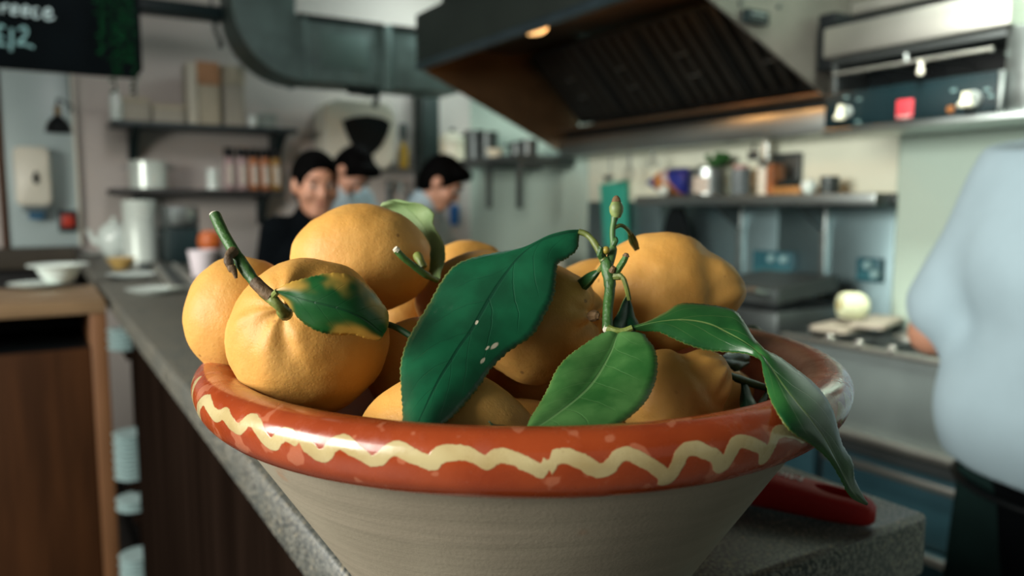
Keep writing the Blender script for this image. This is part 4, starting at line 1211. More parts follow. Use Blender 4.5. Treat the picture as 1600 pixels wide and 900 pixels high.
# sockets
for (x0, y0, x1, y1, lab) in ((1176, 391, 1235, 440, 'blue-grey double switch box with two round knobs on the steel wall'), (1338, 402, 1374, 442, 'blue-grey twin power socket on the steel wall beside the pier')):
    a, b = on(x0, y0, 'X', X_R - 0.04), on(x1, y1, 'X', X_R - 0.04)
    t = thing('wall_socket', lab, 'socket', (X_R - 0.01, (a.y + b.y) / 2, (a.z + b.z) / 2))
    bx('case', mat('blue_grey_box', (0.025, 0.11, 0.14), 0.4), t, X_R - 0.04, X_R - 0.007, b.y, a.y, b.z, a.z, 0.005)
    for k in range(2):
        yy = b.y + (a.y - b.y) * (0.17 if k else 0.48)
        zz = a.z - (a.z - b.z) * (0.25 if x0 < 1300 else 0.3 + 0.35 * k)
        MB().lathe([(0, 0), (0.018, 0), (0.018, 0.006), (0.013, 0.016), (0, 0.017)], (X_R - 0.0405, yy, zz), 18, axis=(-1, 0, 0)).build('knob', mat('pale_blue_knob', (0.30, 0.48, 0.50), 0.35), t)
    bx('lower_cover', mat('blue_grey_cover', (0.04, 0.15, 0.18), 0.35), t, X_R - 0.044, X_R - 0.0405, b.y + 0.012, a.y - 0.012, b.z + 0.01, b.z + (a.z - b.z) * 0.42, 0.001)

# shelf at the far corner with pots
fs = thing('far_corner_shelf', 'dark shelf with pots in the far kitchen corner', 'shelf', (2.55, 4.1, 1.66))
bx('shelf_board', STEEL_D, fs, 2.33, X_R - 0.005, 3.79, 4.93, 1.63, 1.665, 0.004)
for px in (757, 880):
    y = on(px, 260, 'X', 2.62).y if px < 800 else 3.80
    yy = 4.17 if px < 800 else 3.82
    bx('bracket', STEEL_D, fs, 2.36, 2.385, yy - 0.016, yy + 0.016, 1.36, 1.6295, 0.003)
    bx('bracket_arm', STEEL_D, fs, 2.386, X_R - 0.005, yy - 0.012, yy + 0.012, 1.60, 1.6295, 0.002)
def fx(px, x=2.45):
    return on(px, 230, 'X', x).y
y = 4.80
t = thing('cream_stockpot', 'big cream enamel pot with lid on the far corner shelf', 'pot', (2.44, 4.78, 1.6655))
MB().lathe([(0, 0), (0.085, 0), (0.09, 0.005), (0.09, 0.125), (0.093, 0.128), (0, 0.128)], (2.44, 4.78, 1.6655), 32).build('body', mat('cream_enamel', srgb(228, 220, 196), 0.35), t)
MB().lathe([(0, 0.1285), (0.094, 0.1285), (0.092, 0.14), (0.085, 0.185), (0.02, 0.20), (0, 0.20)], (2.44, 4.78, 1.6655), 32).build('lid', mat('cream_lid', srgb(206, 204, 184), 0.35), t)
MB().lathe([(0, 0.20), (0.012, 0.20), (0.018, 0.215), (0.014, 0.228), (0, 0.23)], (2.44, 4.78, 1.6655), 14).build('knob', BLACK, t)
for i, (yy, r_, h, lab) in enumerate(((4.50, 0.07, 0.185, 'tall dark pot next to the cream enamel pot'), (4.33, 0.06, 0.165, 'second dark pot from the cream enamel pot'), (3.98, 0.05, 0.075, 'low dark pot near the end of the far corner shelf'), (3.86, 0.05, 0.085, 'dark pot last along the far corner shelf'))):
    t = thing('dark_saucepan', lab, 'pot', (2.46, yy, 1.6655), 'dark pots on the far corner shelf')
    MB().lathe([(0, 0), (r_ - 0.004, 0), (r_, 0.004), (r_, h), (r_ + 0.004, h + 0.003), (r_ - 0.004, h + 0.004), (r_ - 0.006, 0.01), (0, 0.008)], (2.46, yy, 1.6655), 24).build('body', STEEL_D, t)
    MB().tube([(2.46 - r_, yy - 0.02, 1.6655 + h * 0.85), (2.46 - r_ - 0.035, yy - 0.02, 1.6655 + h * 0.85), (2.46 - r_ - 0.035, yy + 0.02, 1.6655 + h * 0.85), (2.46 - r_, yy + 0.02, 1.6655 + h * 0.85)], 0.005, 6).build('handle', BLACK, t)
tag(MB().lathe([(0, 0), (0.03, 0), (0.05, 0.025), (0.058, 0.055), (0.055, 0.055), (0.045, 0.025), (0.028, 0.006), (0, 0.005)], (2.42, 4.18, 1.6655), 24).build('cream_bowl', mat('cream_enamel', srgb(228, 220, 196), 0.35), None, (2.42, 4.18, 1.6655)), 'small cream bowl among the dark pots on the far corner shelf', 'bowl')
# blue cloth and small light box near the corner
a, b = on(705, 320, 'Y', 5.06), on(718, 352, 'Y', 5.06)
tag(bx('blue_cloth', mat('blue_cloth', (0.01, 0.10, 0.30), 0.8), None, a.x, b.x, 5.05, 5.10, b.z, a.z, 0.014, base=(a.x, 5.08, b.z)), 'bright blue cloth hanging on the wall beside the man in white', 'cloth')

# ------------------------------------------------------------------ benches, range, contact grill
bench = thing('steel_bench', 'long steel prep bench along the kitchen wall left of the range', 'bench', (2.45, 2.75, 0))
bx('bench_top', STEEL, bench, 2.17, X_R - 0.008, 1.83, 4.9, 0.845, 0.88, 0.004)
bx('under_shelf', STEEL_D, bench, 2.22, X_R - 0.01, 1.86, 4.88, 0.25, 0.27, 0.003)
for yy in (1.86, 3.3, 4.84):
    for xx in (2.20, 2.68):
        bx('leg', STEEL, bench, xx, xx + 0.04, yy, yy + 0.04, 0, 0.845, 0.004)
bx('back_rail', STEEL_D, bench, X_R - 0.03, X_R - 0.009, 1.83, 4.9, 0.881, 0.95, 0.003)
cg = thing('contact_grill', 'dark contact grill with lid standing on the steel bench', 'grill', (2.42, 2.05, 0.88))
bx('base', STEEL_D, cg, 2.24, 2.60, 1.87, 2.26, 0.8805, 1.0, 0.012)
bx('lower_plate', BLACK, cg, 2.25, 2.59, 1.885, 2.245, 1.0005, 1.018, 0.004)
MB().prism([(2.26, 1.89, 1.024), (2.60, 1.89, 1.06), (2.60, 1.89, 1.115), (2.27, 1.89, 1.085)], (0, 0.35, 0)).build('lid', STEEL_D, cg)
MB().tube([(2.27, 1.93, 1.06), (2.20, 1.93, 1.075), (2.20, 2.20, 1.075), (2.27, 2.20, 1.06)], 0.010, 10).build('handle', STEEL, cg)
MB().lathe([(0, 0), (0.017, 0), (0.016, 0.016), (0, 0.018)], (2.239, 2.18, 0.95), 16, axis=(-1, 0, 0)).build('knob', STEEL, cg)
MB().lathe([(0, 0), (0.017, 0), (0.016, 0.016), (0, 0.018)], (2.239, 2.10, 0.95), 16, axis=(-1, 0, 0)).build('knob', STEEL, cg)
tag(bx('white_tub', WHITEP, None, 2.3, 2.5, 3.55, 3.75, 0.8805, 1.13, 0.01, base=(2.4, 3.65, 0.88)), 'white tub on the bench behind the lemon leaves', 'tub')

rg = thing('cooking_range', 'steel cooking range with grid top and front knobs beside the chef', 'range', (2.45, 1.15, 0))
RY0, RY1 = 0.35, 1.80
bx('body', mat('range_steel', (0.24, 0.285, 0.28), 0.4, 0.45, var=0.08), rg, 2.19, X_R - 0.008 - 0.2, RY0, RY1, 0.66, 0.925, 0.006)
bx('top_rim', STEEL_L, rg, 2.175, 2.205, RY0, RY1, 0.926, 0.944, 0.004)
bx('hob_plate', STEEL_D, rg, 2.206, 2.54, RY0, RY1, 0.926, 0.936, 0.002)
for i in range(14):
    yy = RY0 + 0.06 + i * 0.10
    bx('grid_bar', STEEL_D, rg, 2.215, 2.53, yy, yy + 0.014, 0.9365, 0.956, 0.003)
for xx in (2.25, 2.37, 2.49):
    bx('grid_rail', STEEL_D, rg, xx, xx + 0.012, RY0 + 0.02, RY1 - 0.03, 0.9565, 0.962, 0.002)
for px, py in ((1297, 529), (1342, 538), (1394, 547)):
    c = on(px, py, 'X', 2.185)
    MB().lathe([(0, 0), (0.012, 0), (0.0125, 0.012), (0.008, 0.017), (0, 0.018)], (2.189, c.y, c.z), 14, axis=(-1, 0, 0.3)).build('knob', STEEL_L, rg)
bx('front_rail', STEEL_L, rg, 2.16, 2.189, RY0, RY1, 0.645, 0.672, 0.006)
bu = thing('drawer_unit', 'blue-grey steel drawer unit under the range', 'drawers', (2.45, 1.1, 0))
BLUEST = mat('blue_grey_steel', (0.055, 0.15, 0.19), 0.38, 0.4, var=0.1)  # drawer fronts are blue-grey steel
bx('carcass', STEEL_D, bu, 2.24, 2.54, RY0, 2.36 - 0.56, 0.08, 0.64, 0.004)
for (y0, y1) in ((RY0 + 0.01, 1.02), (1.03, 1.63), ):
    for (z0, z1) in ((0.38, 0.585), (0.12, 0.365)):
        dr = bx('drawer', BLUEST, bu, 2.20, 2.239, y0, y1, z0, z1, 0.004)
        bx('handle', STEEL_L, dr, 2.180, 2.1995, y0 + 0.01, y1 - 0.01, z1 - 0.03, z1 - 0.005, 0.004)
bx('side_front', BLUEST, bu, 2.20, 2.239, 1.665, 1.795, 0.12, 0.60, 0.004)
for yy in (RY0 + 0.05, 1.7):
    for xx in (2.27, 2.48):
        MB().tube([(xx, yy, 0.0), (xx, yy, 0.08)], 0.02, 10).build('leg', STEEL_D, bu)
# boards and the white vegetable on the grid
def plank(name, c, ang, L, Wd, T, z, label):
    d = Vector((math.cos(ang), math.sin(ang), 0))
    s_ = Vector((-d.y, d.x, 0))
    mb = MB()
    mb.prism([c - d * L / 2 - s_ * Wd / 2 + Vector((0, 0, z)), c + d * L / 2 - s_ * Wd / 2 + Vector((0, 0, z)), c + d * L / 2 + s_ * Wd / 2 + Vector((0, 0, z)), c - d * L / 2 + s_ * Wd / 2 + Vector((0, 0, z))], (0, 0, T))
    bmesh.ops.bevel(mb.bm, geom=list(mb.bm.edges), offset=0.004, segments=2, affect='EDGES')
    return tag(mb.build(name, BOARDWOOD, None, (c.x, c.y, z)), label, 'cutting board')
plank('cutting_board', Vector((2.33, 1.665, 0)), math.radians(10), 0.22, 0.13, 0.018, 0.9625, 'pale wooden cutting board under the white vegetable on the range')
plank('cutting_board', Vector((2.42, 1.60, 0)), math.radians(18), 0.26, 0.11, 0.016, 0.9815, 'second pale wooden board lying across the first on the range')
vg = thing('white_vegetable', 'pale round peeled vegetable with yellowish cut face on a board', 'vegetable', (2.33, 1.655, 0.998))
ax = Vector((-0.75, 0.45, 0.05)).normalized()
MB().lathe([(0, 0.045), (0.030, 0.045), (0.040, 0.041), (0.045, 0.02), (0.046, -0.01), (0.042, -0.03), (0.03, -0.045), (0, -0.05)], (2.345, 1.645, 1.0445), 28, axis=ax).build('body', mat('pale_flesh', srgb(214, 220, 184), 0.5, var=0.05), vg)
MB().lathe([(0, 0.0458), (0.014, 0.0458), (0.016, 0.0452), (0, 0.0449)], (2.345, 1.645, 1.0445), 20, axis=ax).build('core', mat('yellow_core', (0.6, 0.47, 0.17), 0.5), vg)
t = thing('round_saucepan_cover', 'small shiny steel lid on the grid of the range', 'lid', (2.30, 1.40, 0.9625))
MB().lathe([(0, 0), (0.05, 0), (0.05, 0.006), (0.02, 0.02), (0.012, 0.024), (0.014, 0.036), (0, 0.038)], (2.34, 1.43, 0.9625), 24).build('lid_body', STEEL_L, t)

#PART2
# ------------------------------------------------------------------ the bowl
BC = Vector((0.2872, 0.4604, 0))
bowl = thing('terracotta_bowl', 'big pale clay bowl with red glazed rim and cream wavy slip line, full of lemons', 'bowl', (BC.x, BC.y, 1.10))
outer = [(0.0, 1.1008), (0.074, 1.1008), (0.079, 1.1035), (0.094, 1.114), (0.108, 1.1205), (0.1212, 1.140), (0.1342, 1.16), (0.1473, 1.18), (0.1604, 1.20), (0.1734, 1.22), (0.1832, 1.235), (0.190, 1.246), (0.1925, 1.2515)]
innerp = [(0.1865, 1.268), (0.1835, 1.262), (0.178, 1.248), (0.165, 1.22), (0.145, 1.188), (0.122, 1.152), (0.098, 1.126), (0.07, 1.1175), (0, 1.116)]
prof = [(p.x, p.z) for p in catmull([(r, 0, z) for r, z in outer[2:]], 3)]
mb = MB()
mb.lathe(outer[:2] + prof + [(0.1955, 1.256), (0.194, 1.266)], BC, 128)
mb.build('clay_wall', clay_mat(), bowl, sharp=70)
MB().lathe([(0.1935, 1.268)] + innerp, BC, 96).build('glazed_inside', INGLAZE, bowl, sharp=70)
rimp = [(0.1935, 1.2515), (0.199, 1.2505), (0.2055, 1.2535), (0.2115, 1.2595), (0.2145, 1.267), (0.215, 1.2733), (0.2125, 1.279), (0.2065, 1.2832), (0.1985, 1.2838), (0.190, 1.281), (0.1855, 1.2755), (0.1845, 1.268)]
pf = catmull([(r, 0, z) for r, z in rimp], 6)
NA = 1080
P = np.array([(p.x, p.z) for p in pf])
arc = np.concatenate([[0], np.cumsum(np.linalg.norm(np.diff(P, axis=0), axis=1))])
i0 = int(np.argmin(np.linalg.norm(P - np.array((0.199, 1.2505)), axis=1)))
arc = (arc - arc[i0]) * 1000
ang = np.radians(np.arange(NA) * 360 / NA - 180)
wob = 1 + 0.0018 * np.sin(3 * ang + 0.5) + 0.0012 * np.sin(7 * ang + 2)
VX = BC.x + P[:, 0][:, None] * np.cos(ang) * wob
VY = BC.y + P[:, 0][:, None] * np.sin(ang) * wob
VZ = np.repeat(P[:, 1][:, None], NA, 1)
verts = np.stack([VX, VY, VZ], -1).reshape(-1, 3)
nr = len(P)
faces = []
for i in range(nr - 1):
    for k in range(NA):
        j = (k + 1) % NA
        faces.append((i * NA + k, i * NA + j, (i + 1) * NA + j, (i + 1) * NA + k))
me = bpy.data.meshes.new('rim')
me.from_pydata(verts.tolist(), [], faces)
me.polygons.foreach_set('use_smooth', [True] * len(faces))
# the trailed slip line, angle (degrees) and height along the rim (mm)
SL = [(-187.0, 38.0), (-186.0, 34.0), (-185.2, 30.0), (-184.0, 24.0), (-182.6, 19.0), (-180.5, 21.0), (-178.6, 27.0), (-176.0, 34.5), (-173.5, 33.0), (-171.0, 30.2), (-169.0, 31.2), (-167.5, 33.3), (-166.0, 31.2), (-164.75, 29.2), (-163.0, 28.2), (-161.75, 31.2), (-161.0, 34.3), (-159.5, 34.3), (-158.25, 31.2), (-156.75, 27.1), (-155.25, 26.1), (-154.0, 30.2), (-153.0, 32.2), (-151.5, 31.2), (-149.75, 29.2), (-148.5, 27.1), (-147.5, 25.0), (-146.25, 27.1), (-145.5, 31.2), (-144.25, 33.3), (-142.5, 31.2), (-141.0, 28.2), (-140.0, 26.1), (-138.75, 28.2), (-138.0, 31.2), (-136.75, 33.3), (-135.0, 30.7), (-133.0, 28.2), (-132.25, 28.2), (-131.25, 32.2), (-129.0, 33.3), (-127.5, 32.2), (-125.9, 29.2), (-125.0, 32.2), (-123.5, 32.2), (-121.5, 29.2), (-119.25, 25.6), (-118.2, 31.2), (-116.5, 32.2), (-114.75, 29.2), (-112.75, 25.0), (-111.5, 27.1), (-110.5, 31.2), (-109.25, 31.8), (-107.0, 27.1), (-104.7, 20.3), (-104.1, 16.5), (-103.2, 23.8), (-102.25, 30.6), (-100.25, 30.8), (-97.75, 26.1), (-96.25, 19.0), (-95.5, 27.1), (-94.2, 31.6), (-91.75, 29.2), (-90.0, 25.0), (-89.0, 19.0), (-88.4, 26.1), (-87.3, 31.6), (-84.75, 31.2), (-82.25, 27.1), (-80.5, 25.0)]
rs = random.Random(3)
a_ = -79.0
up_ = True
while a_ < 170:
    SL.append((a_, (32.5 if up_ else 21.5) + rs.uniform(-1.5, 1.5)))
    a_ += rs.uniform(2.0, 3.0)
    up_ = not up_
SLP = catmull([(math.radians(a) * 212, s_, 0) for a, s_ in SL], 4)
SLP = np.array([(p.x, p.y) for p in SLP])
gu = ang * 212
full = 2 * PI * 212
A0, A1 = SLP[:-1], SLP[1:]
dist = np.full((nr, NA), 99.0)
for k in range(len(A0)):
    for wrap in (0, full):
        ux = gu + wrap if False else gu - wrap
        lo, hi = min(A0[k, 0], A1[k, 0]) - 5, max(A0[k, 0], A1[k, 0]) + 5
        idx = np.where((ux > lo) & (ux < hi))[0]
        if not len(idx):
            continue
        qx, qy = np.meshgrid(ux[idx], arc)
        e = A1[k] - A0[k]
        t = np.clip(((qx - A0[k, 0]) * e[0] + (qy - A0[k, 1]) * e[1]) / max(1e-9, e @ e), 0, 1)
        dd = np.hypot(qx - A0[k, 0] - t * e[0], qy - A0[k, 1] - t * e[1])
        dist[:, idx] = np.minimum(dist[:, idx], dd)
# a break and a smear in the slip, as on the old bowl
for (a0, w_) in ((-150.6, 0.35), (-118.8, 0.25)):
    dist += (np.exp(-((np.degrees(ang) - a0) / w_) ** 2) * 3)[None, :]
at1 = me.attributes.new('slip_distance', 'FLOAT', 'POINT')
at1.data.foreach_set('value', dist.reshape(-1).astype(np.float32))
lip = np.clip((arc - 50) / 8, 0, 1)
rightness = np.clip((np.cos(ang - math.radians(10)) + 0.25) / 0.6, 0, 1)
lw = lip[:, None] * rightness[None, :]
at2 = me.attributes.new('lip_wear', 'FLOAT', 'POINT')
at2.data.foreach_set('value', lw.reshape(-1).astype(np.float32))
link('glazed_rim', me, rim_mat(), bowl)


# ------------------------------------------------------------------ lemons
def camdir(theta, psi):
    """direction: theta in the picture plane, psi towards the viewer (degrees)"""
    t, p = math.radians(theta), math.radians(psi)
    return (RT * math.cos(t) + UP * math.sin(t)) * math.cos(p) - FW * math.sin(p)


def aim(c, px, py, sign, rad):
    """axis of a lemon whose end (sign 1 nipple, -1 stem) shows at px, py"""
    r = ray(px, py).normalized()
    m = CAM - c
    bq = m.dot(r)
    disc = bq * bq - (m.dot(m) - rad * rad)
    t = -bq - math.sqrt(disc) if disc > 0 else -bq
    return ((CAM + r * t) - c).normalized() * sign


def lemon(label, c, axis, a, b, seed, nip=0.2, nw=0.36, furrow=0.0, lump=0.02, stem_dent=0.06, ring=0.0, name='lemon', squash=1.0):
    """axis points from the stem end to the nipple; a, b half length and half width in metres"""
    ax = axis.normalized() if isinstance(axis, Vector) else aim(c, *axis, b)
    q = ax.to_track_quat('Z', 'Y').to_matrix()
    nt, na = 40, 60
    vs, rings = [], []
    off = Vector((seed * 3.17, seed * 1.31, seed * 7.7))
    me_v = []
    for i in range(nt + 1):
        al = PI * i / nt
        for k in range(na):
            ph = 2 * PI * k / na
            d = Vector((math.sin(al) * math.cos(ph), math.sin(al) * math.sin(ph), math.cos(al)))
            r = 1.0
            r += nip * math.exp(-(al / nw) ** 2) - 0.05 * ring * math.exp(-((al - nw * 1.75) / (nw * 0.45)) ** 2)
            be = PI - al
            r -= stem_dent * math.exp(-(be / 0.22) ** 2)
            if furrow:
                wgt = math.exp(-((be - 0.45) / 0.42) ** 2)
                r += furrow * wgt * (math.cos(5 * ph + 1.3 * math.sin(2 * ph + seed)) * 0.75 + math.cos(9 * ph + seed + 2 * math.sin(ph)) * 0.35) * (1 + 0.8 * noise.noise(d * 3 + off))
            if ring:
                wgt = math.exp(-((al - 0.45) / 0.3) ** 2)
                r += 0.016 * ring * wgt * math.cos(6 * ph + 2 * math.sin(ph + seed))
            nv = noise.noise(d * 1.6 + off) * lump * 1.6 + noise.noise(d * 4.0 + off) * lump * 0.7 + noise.noise(d * 9.0 + off) * lump * 0.28
            r += nv
            p = Vector((d.x * b * r, d.y * b * r * squash, d.z * a * r))
            me_v.append(c + q @ p)
    fs = []
    for i in range(nt):
        for k in range(na):
            j = (k + 1) % na
            if i == 0:
                fs.append((0, (i + 1) * na + k, (i + 1) * na + j))
            elif i == nt - 1:
                fs.append((i * na + k, nt * na, i * na + j))
            else:
                fs.append((i * na + k, (i + 1) * na + k, (i + 1) * na + j, i * na + j))
    me = bpy.data.meshes.new('rind')
    me.from_pydata([tuple(v) for v in me_v], [], fs)
    bm = bmesh.new()
    bm.from_mesh(me)
    bmesh.ops.delete(bm, geom=[v for v in bm.verts if not v.link_faces], context='VERTS')
    bmesh.ops.recalc_face_normals(bm, faces=bm.faces)
    for f in bm.faces:
        f.smooth = True
    bm.to_mesh(me)
    bm.free()
    root = thing(name, label, 'lemon', c, 'lemons in the clay bowl')
    link('rind', me, LEMON, root)
    return root


def ppx(v, d):
    return v / FPX * d


LR = {}
# key: px, py, depth, half length px, half width px, theta, psi of nipple, kwargs
LEM = {
    'a': (375, 490, 0.515, 92, 82, (350, 572, 1), 0, dict(nip=0.10, nw=0.3, seed=1, lump=0.018), 'upright lemon behind the front one at the edge of the bowl, resting on its rim'),
    'b': (482, 527, 0.473, 124, 123, (441, 480, -1), 0, dict(nip=0.06, seed=2, furrow=0.034, stem_dent=0.07, lump=0.026), 'big lemon in front with thick green twig, furrowed around the stem'),
    'c': (568, 405, 0.542, 108, 85, (656, 409, -1), 0, dict(nip=0.04, nw=0.5, seed=3, stem_dent=0.13, lump=0.024, furrow=0.014), 'topmost smooth lemon with a short cut stem facing right'),
    'd': (722, 440, 0.655, 68, 62, 40, 10, dict(nip=0.1, seed=4), 'lemon at the back peeping between topmost lemon and big leaf'),
    'e': (762, 484, 0.585, 104, 92, 170, 5, dict(nip=0.1, seed=5), 'lemon mostly hidden directly behind the big dark leaf'),
    'f': (842, 505, 0.50, 100, 94, (931, 493, -1), 0, dict(nip=0.10, seed=6, stem_dent=0.22, furrow=0.045, lump=0.035), 'orange tinted lemon to the right of the big dark leaf'),
    'g': (922, 480, 0.645, 78, 70, 60, 10, dict(nip=0.1, seed=7), 'lemon at the back behind the upright sprig of leaves'),
    'h': (1034, 458, 0.555, 112, 93, (1150, 448, 1), 0, dict(nip=0.13, nw=0.42, seed=8, ring=1.15, lump=0.034), 'large lemon on the right with blunt scarred nipple'),
    'i': (1052, 626, 0.472, 84, 80, (1122, 578, 1), 0, dict(nip=0.22, nw=0.45, seed=9, ring=2.0, lump=0.036), 'wrinkled lemon at front right below the curved leaf'),
    'j': (1112, 622, 0.555, 60, 56, 20, 0, dict(nip=0.12, seed=10), 'lemon deep in the bowl behind the wrinkled front right one'),
    'k': (694, 692, 0.428, 138, 112, 4, 0, dict(nip=0.08, seed=11, lump=0.02), 'lemon lying low at the front under the tip of big leaf'),
}
for k_, (px, py, d, la, lb, th, ps, kw, lab) in LEM.items():
    LR[k_] = lemon(lab, at(px, py, d), (th if isinstance(th, tuple) else camdir(th, ps)), ppx(la, d), ppx(lb, d), **kw)
FILL = [(tuple(at(632, 506, 0.64)), 0.037, 0.033, 70), (tuple(at(655, 574, 0.530)), 0.038, 0.034, 20), ((0.243, 0.520, 1.245), 0.043, 0.037, 30), ((0.335, 0.520, 1.240), 0.043, 0.036, 100), ((0.275, 0.437, 1.215), 0.045, 0.037, 160), ((0.372, 0.452, 1.228), 0.042, 0.036, 60), ((0.208, 0.452, 1.225), 0.042, 0.034, 200)]
FLAB = ('far lemon glimpsed between the topmost lemon and the big leaf, above the dark stick', 'shaded lemon in the dark gap under the topmost lemon', 'lemon buried in the bowl behind the gap lemon', 'lemon buried at the back of the bowl', 'lemon buried in the middle of the bowl', 'lemon buried below the large scarred lemon', 'lemon buried behind the front twig lemon')
for i, (c, a, b, th) in enumerate(FILL):
    lemon(FLAB[i], Vector(c), Vector((math.cos(math.radians(th)), math.sin(math.radians(th)), 0.1)), a, b, seed=20 + i, nip=0.1)


# ------------------------------------------------------------------ twigs and leaves
def leaf(name, material, rows, parent, bulge=0.0012, nlen=36, nw=14, thick=0.00045, serr=0.0007, seed=0, wav=0.0006, droop=None):
    """rows from base to tip: left edge, midrib, right edge, each a point in space"""
    Ls = catmull([r[0] for r in rows], 10)
    Ms = catmull([r[1] for r in rows], 10)
    Rs = catmull([r[2] for r in rows], 10)
    n = len(Ls)
    vs, uv = [], []
    rs = random.Random(seed)
    ph = rs.uniform(0, 6)
    for i in range(n):
        l, m, r = Ls[i], Ms[i], Rs[i]
        tng = (Ms[min(i + 1, n - 1)] - Ms[max(i - 1, 0)]).normalized()
        acr = (r - l)
        wdt = acr.length
        nrm = acr.cross(tng)
        nrm = nrm.normalized() if nrm.length > 1e-9 else -FW
        if nrm.dot(FW) > 0:
            nrm = -nrm
        fade = min(1, wdt / 0.02)
        for k in range(nw + 1):
            u = -1 + 2 * k / nw
            e = l if u < 0 else r
            p = m.lerp(e, abs(u))
            s_ = math.sin(PI * abs(u))
            p = p + nrm * (bulge * s_ * fade + wav * abs(u) * math.sin(i * 2 * PI * 2.6 / n + ph + (2.1 if u > 0 else 0)) * fade)
            if abs(u) == 1 and fade > 0.5:
                p = p + (e - m).normalized() * serr * (((i * 7 + (3 if u > 0 else 0)) % 5) / 4 - 0.5)
            vs.append(p)
            uv.append((k / nw, i / (n - 1)))
    fs = []
    for i in range(n - 1):
        for k in range(nw):
            a = i * (nw + 1) + k
            fs.append((a, a + 1, a + nw + 2, a + nw + 1))
    me = bpy.data.meshes.new(name)
    me.from_pydata([tuple(v) for v in vs], [], fs)
    ul = me.uv_layers.new(name='UVMap')
    for lp in me.loops:
        ul.data[lp.index].uv = uv[lp.vertex_index]
    me.polygons.foreach_set('use_smooth', [True] * len(fs))
    o = link(name, me, material, parent)
    md = o.modifiers.new('thickness', 'SOLIDIFY')
    md.thickness = thick
    md.offset = 0
    return o


def rows_at(spec):
    return [[at(*p) for p in r] for r in spec]


LF = LR['f']
MB().tube(catmull([at(925, 494, 0.468), at(931, 493, 0.463), at(936, 494, 0.462)], 3), [0.0035] * 3 + [0.0028] * 2 + [0.002] * 2, 8).build('calyx', BARK, LF)

# twig and mottled leaf on the front lemon
LB = LR['b']
tw = catmull([at(336, 336, 0.432), at(350, 366, 0.426), at(374, 406, 0.418), at(398, 440, 0.412), at(424, 466, 0.410)], 5)
rr = [0.0031] * 5 + [0.0030] * 5 + [0.0034] * 4 + [0.0030] * 4 + [0.0036, 0.0034, 0.0032]
MB().tube(tw, rr, 12).build('twig', STEM, LB)
MB().tube([at(335, 334, 0.4325), at(336, 337, 0.432)], [0.0028, 0.0030], 12).build('cut_end', CUT, LB)
MB().tube(catmull([at(398, 440, 0.4115), at(410, 452, 0.4095), at(425, 464, 0.4085)], 4), [0.0034] * 9, 12).build('brown_node', BARK, LB)
MB().tube(catmull([at(420, 462, 0.4095), at(432, 474, 0.4075), at(442, 484, 0.410), at(446, 490, 0.418)], 4), [0.0030] * 4 + [0.0027] * 5 + [0.004] * 4, 12).build('stalk', STEM_L, LB)
MB().tube(catmull([at(366, 392, 0.4165), at(357, 402, 0.412), at(360, 416, 0.411), at(366, 424, 0.410), at(369, 435, 0.410)], 4), [0.0028, 0.003, 0.0028, 0.0024, 0.0022, 0.0024, 0.0026, 0.0024, 0.002, 0.0022, 0.0024, 0.002, 0.0016, 0.0014, 0.0012, 0.001, 0.0008], 10).build('side_bud', BARK, LB)
MB().tube(catmull([at(424, 466, 0.4085), at(430, 459, 0.4055), at(434, 455, 0.404)], 4), 0.0017, 8).build('petiole', STEM_L, LB)
leaf('leaf', LEAF_MOTT, rows_at([
    ((431, 453, 0.404), (432, 455, 0.404), (433, 458, 0.404)),
    ((452, 442, 0.404), (452, 461, 0.403), (447, 473, 0.406)),
    ((480, 434, 0.406), (482, 470, 0.401), (470, 500, 0.408)),
    ((515, 427, 0.409), (515, 478, 0.401), (496, 517, 0.408)),
    ((548, 431, 0.413), (545, 487, 0.403), (525, 523, 0.409)),
    ((578, 450, 0.418), (570, 500, 0.408), (552, 523, 0.411)),
    ((597, 474, 0.422), (588, 514, 0.414), (570, 528, 0.414)),
    ((606, 494, 0.424), (598, 522, 0.419), (586, 531, 0.417)),
    ((601, 519, 0.423), (595, 528, 0.421), (590, 532, 0.419)),
]), LB, seed=1, bulge=0.0016)

# stem and pale leaf on the topmost lemon
LC = LR['c']
MB().tube(catmull([at(652, 399, 0.513), at(657, 408, 0.508), at(662, 418, 0.506)], 4), [0.0030, 0.0032, 0.003, 0.0028, 0.0026, 0.0026, 0.0026, 0.0026, 0.0025], 10).build('calyx', STEM_L, LC)
MB().tube(catmull([at(619, 391, 0.492), at(632, 404, 0.495), at(650, 418, 0.500), at(668, 431, 0.505), at(683, 438, 0.514)], 4), [0.0021] * 8 + [0.0023] * 5 + [0.0019] * 4, 10).build('twig', STEM, LC)
MB().tube([at(617, 388, 0.4915), at(621, 392, 0.4925)], [0.0018, 0.0024], 10).build('cut_end', CUT, LC)
leaf('leaf', LEAF_PALE, rows_at([
    ((681, 436, 0.522), (684, 437, 0.522), (688, 436, 0.522)),
    ((668, 420, 0.556), (680, 412, 0.546), (692, 412, 0.541)),
    ((660, 392, 0.570), (676, 385, 0.560), (692, 378, 0.552)),
    ((642, 372, 0.578), (664, 356, 0.570), (679, 350, 0.560)),
    ((622, 352, 0.582), (648, 336, 0.576), (675, 332, 0.566)),
    ((602, 334, 0.582), (632, 322, 0.578), (655, 317, 0.570)),
    ((594, 322, 0.580), (618, 315, 0.577), (632, 313, 0.574)),
    ((598, 316, 0.578), (606, 314, 0.577), (612, 313, 0.576)),
]), LC, seed=2, wav=0.0016, bulge=0.0008)

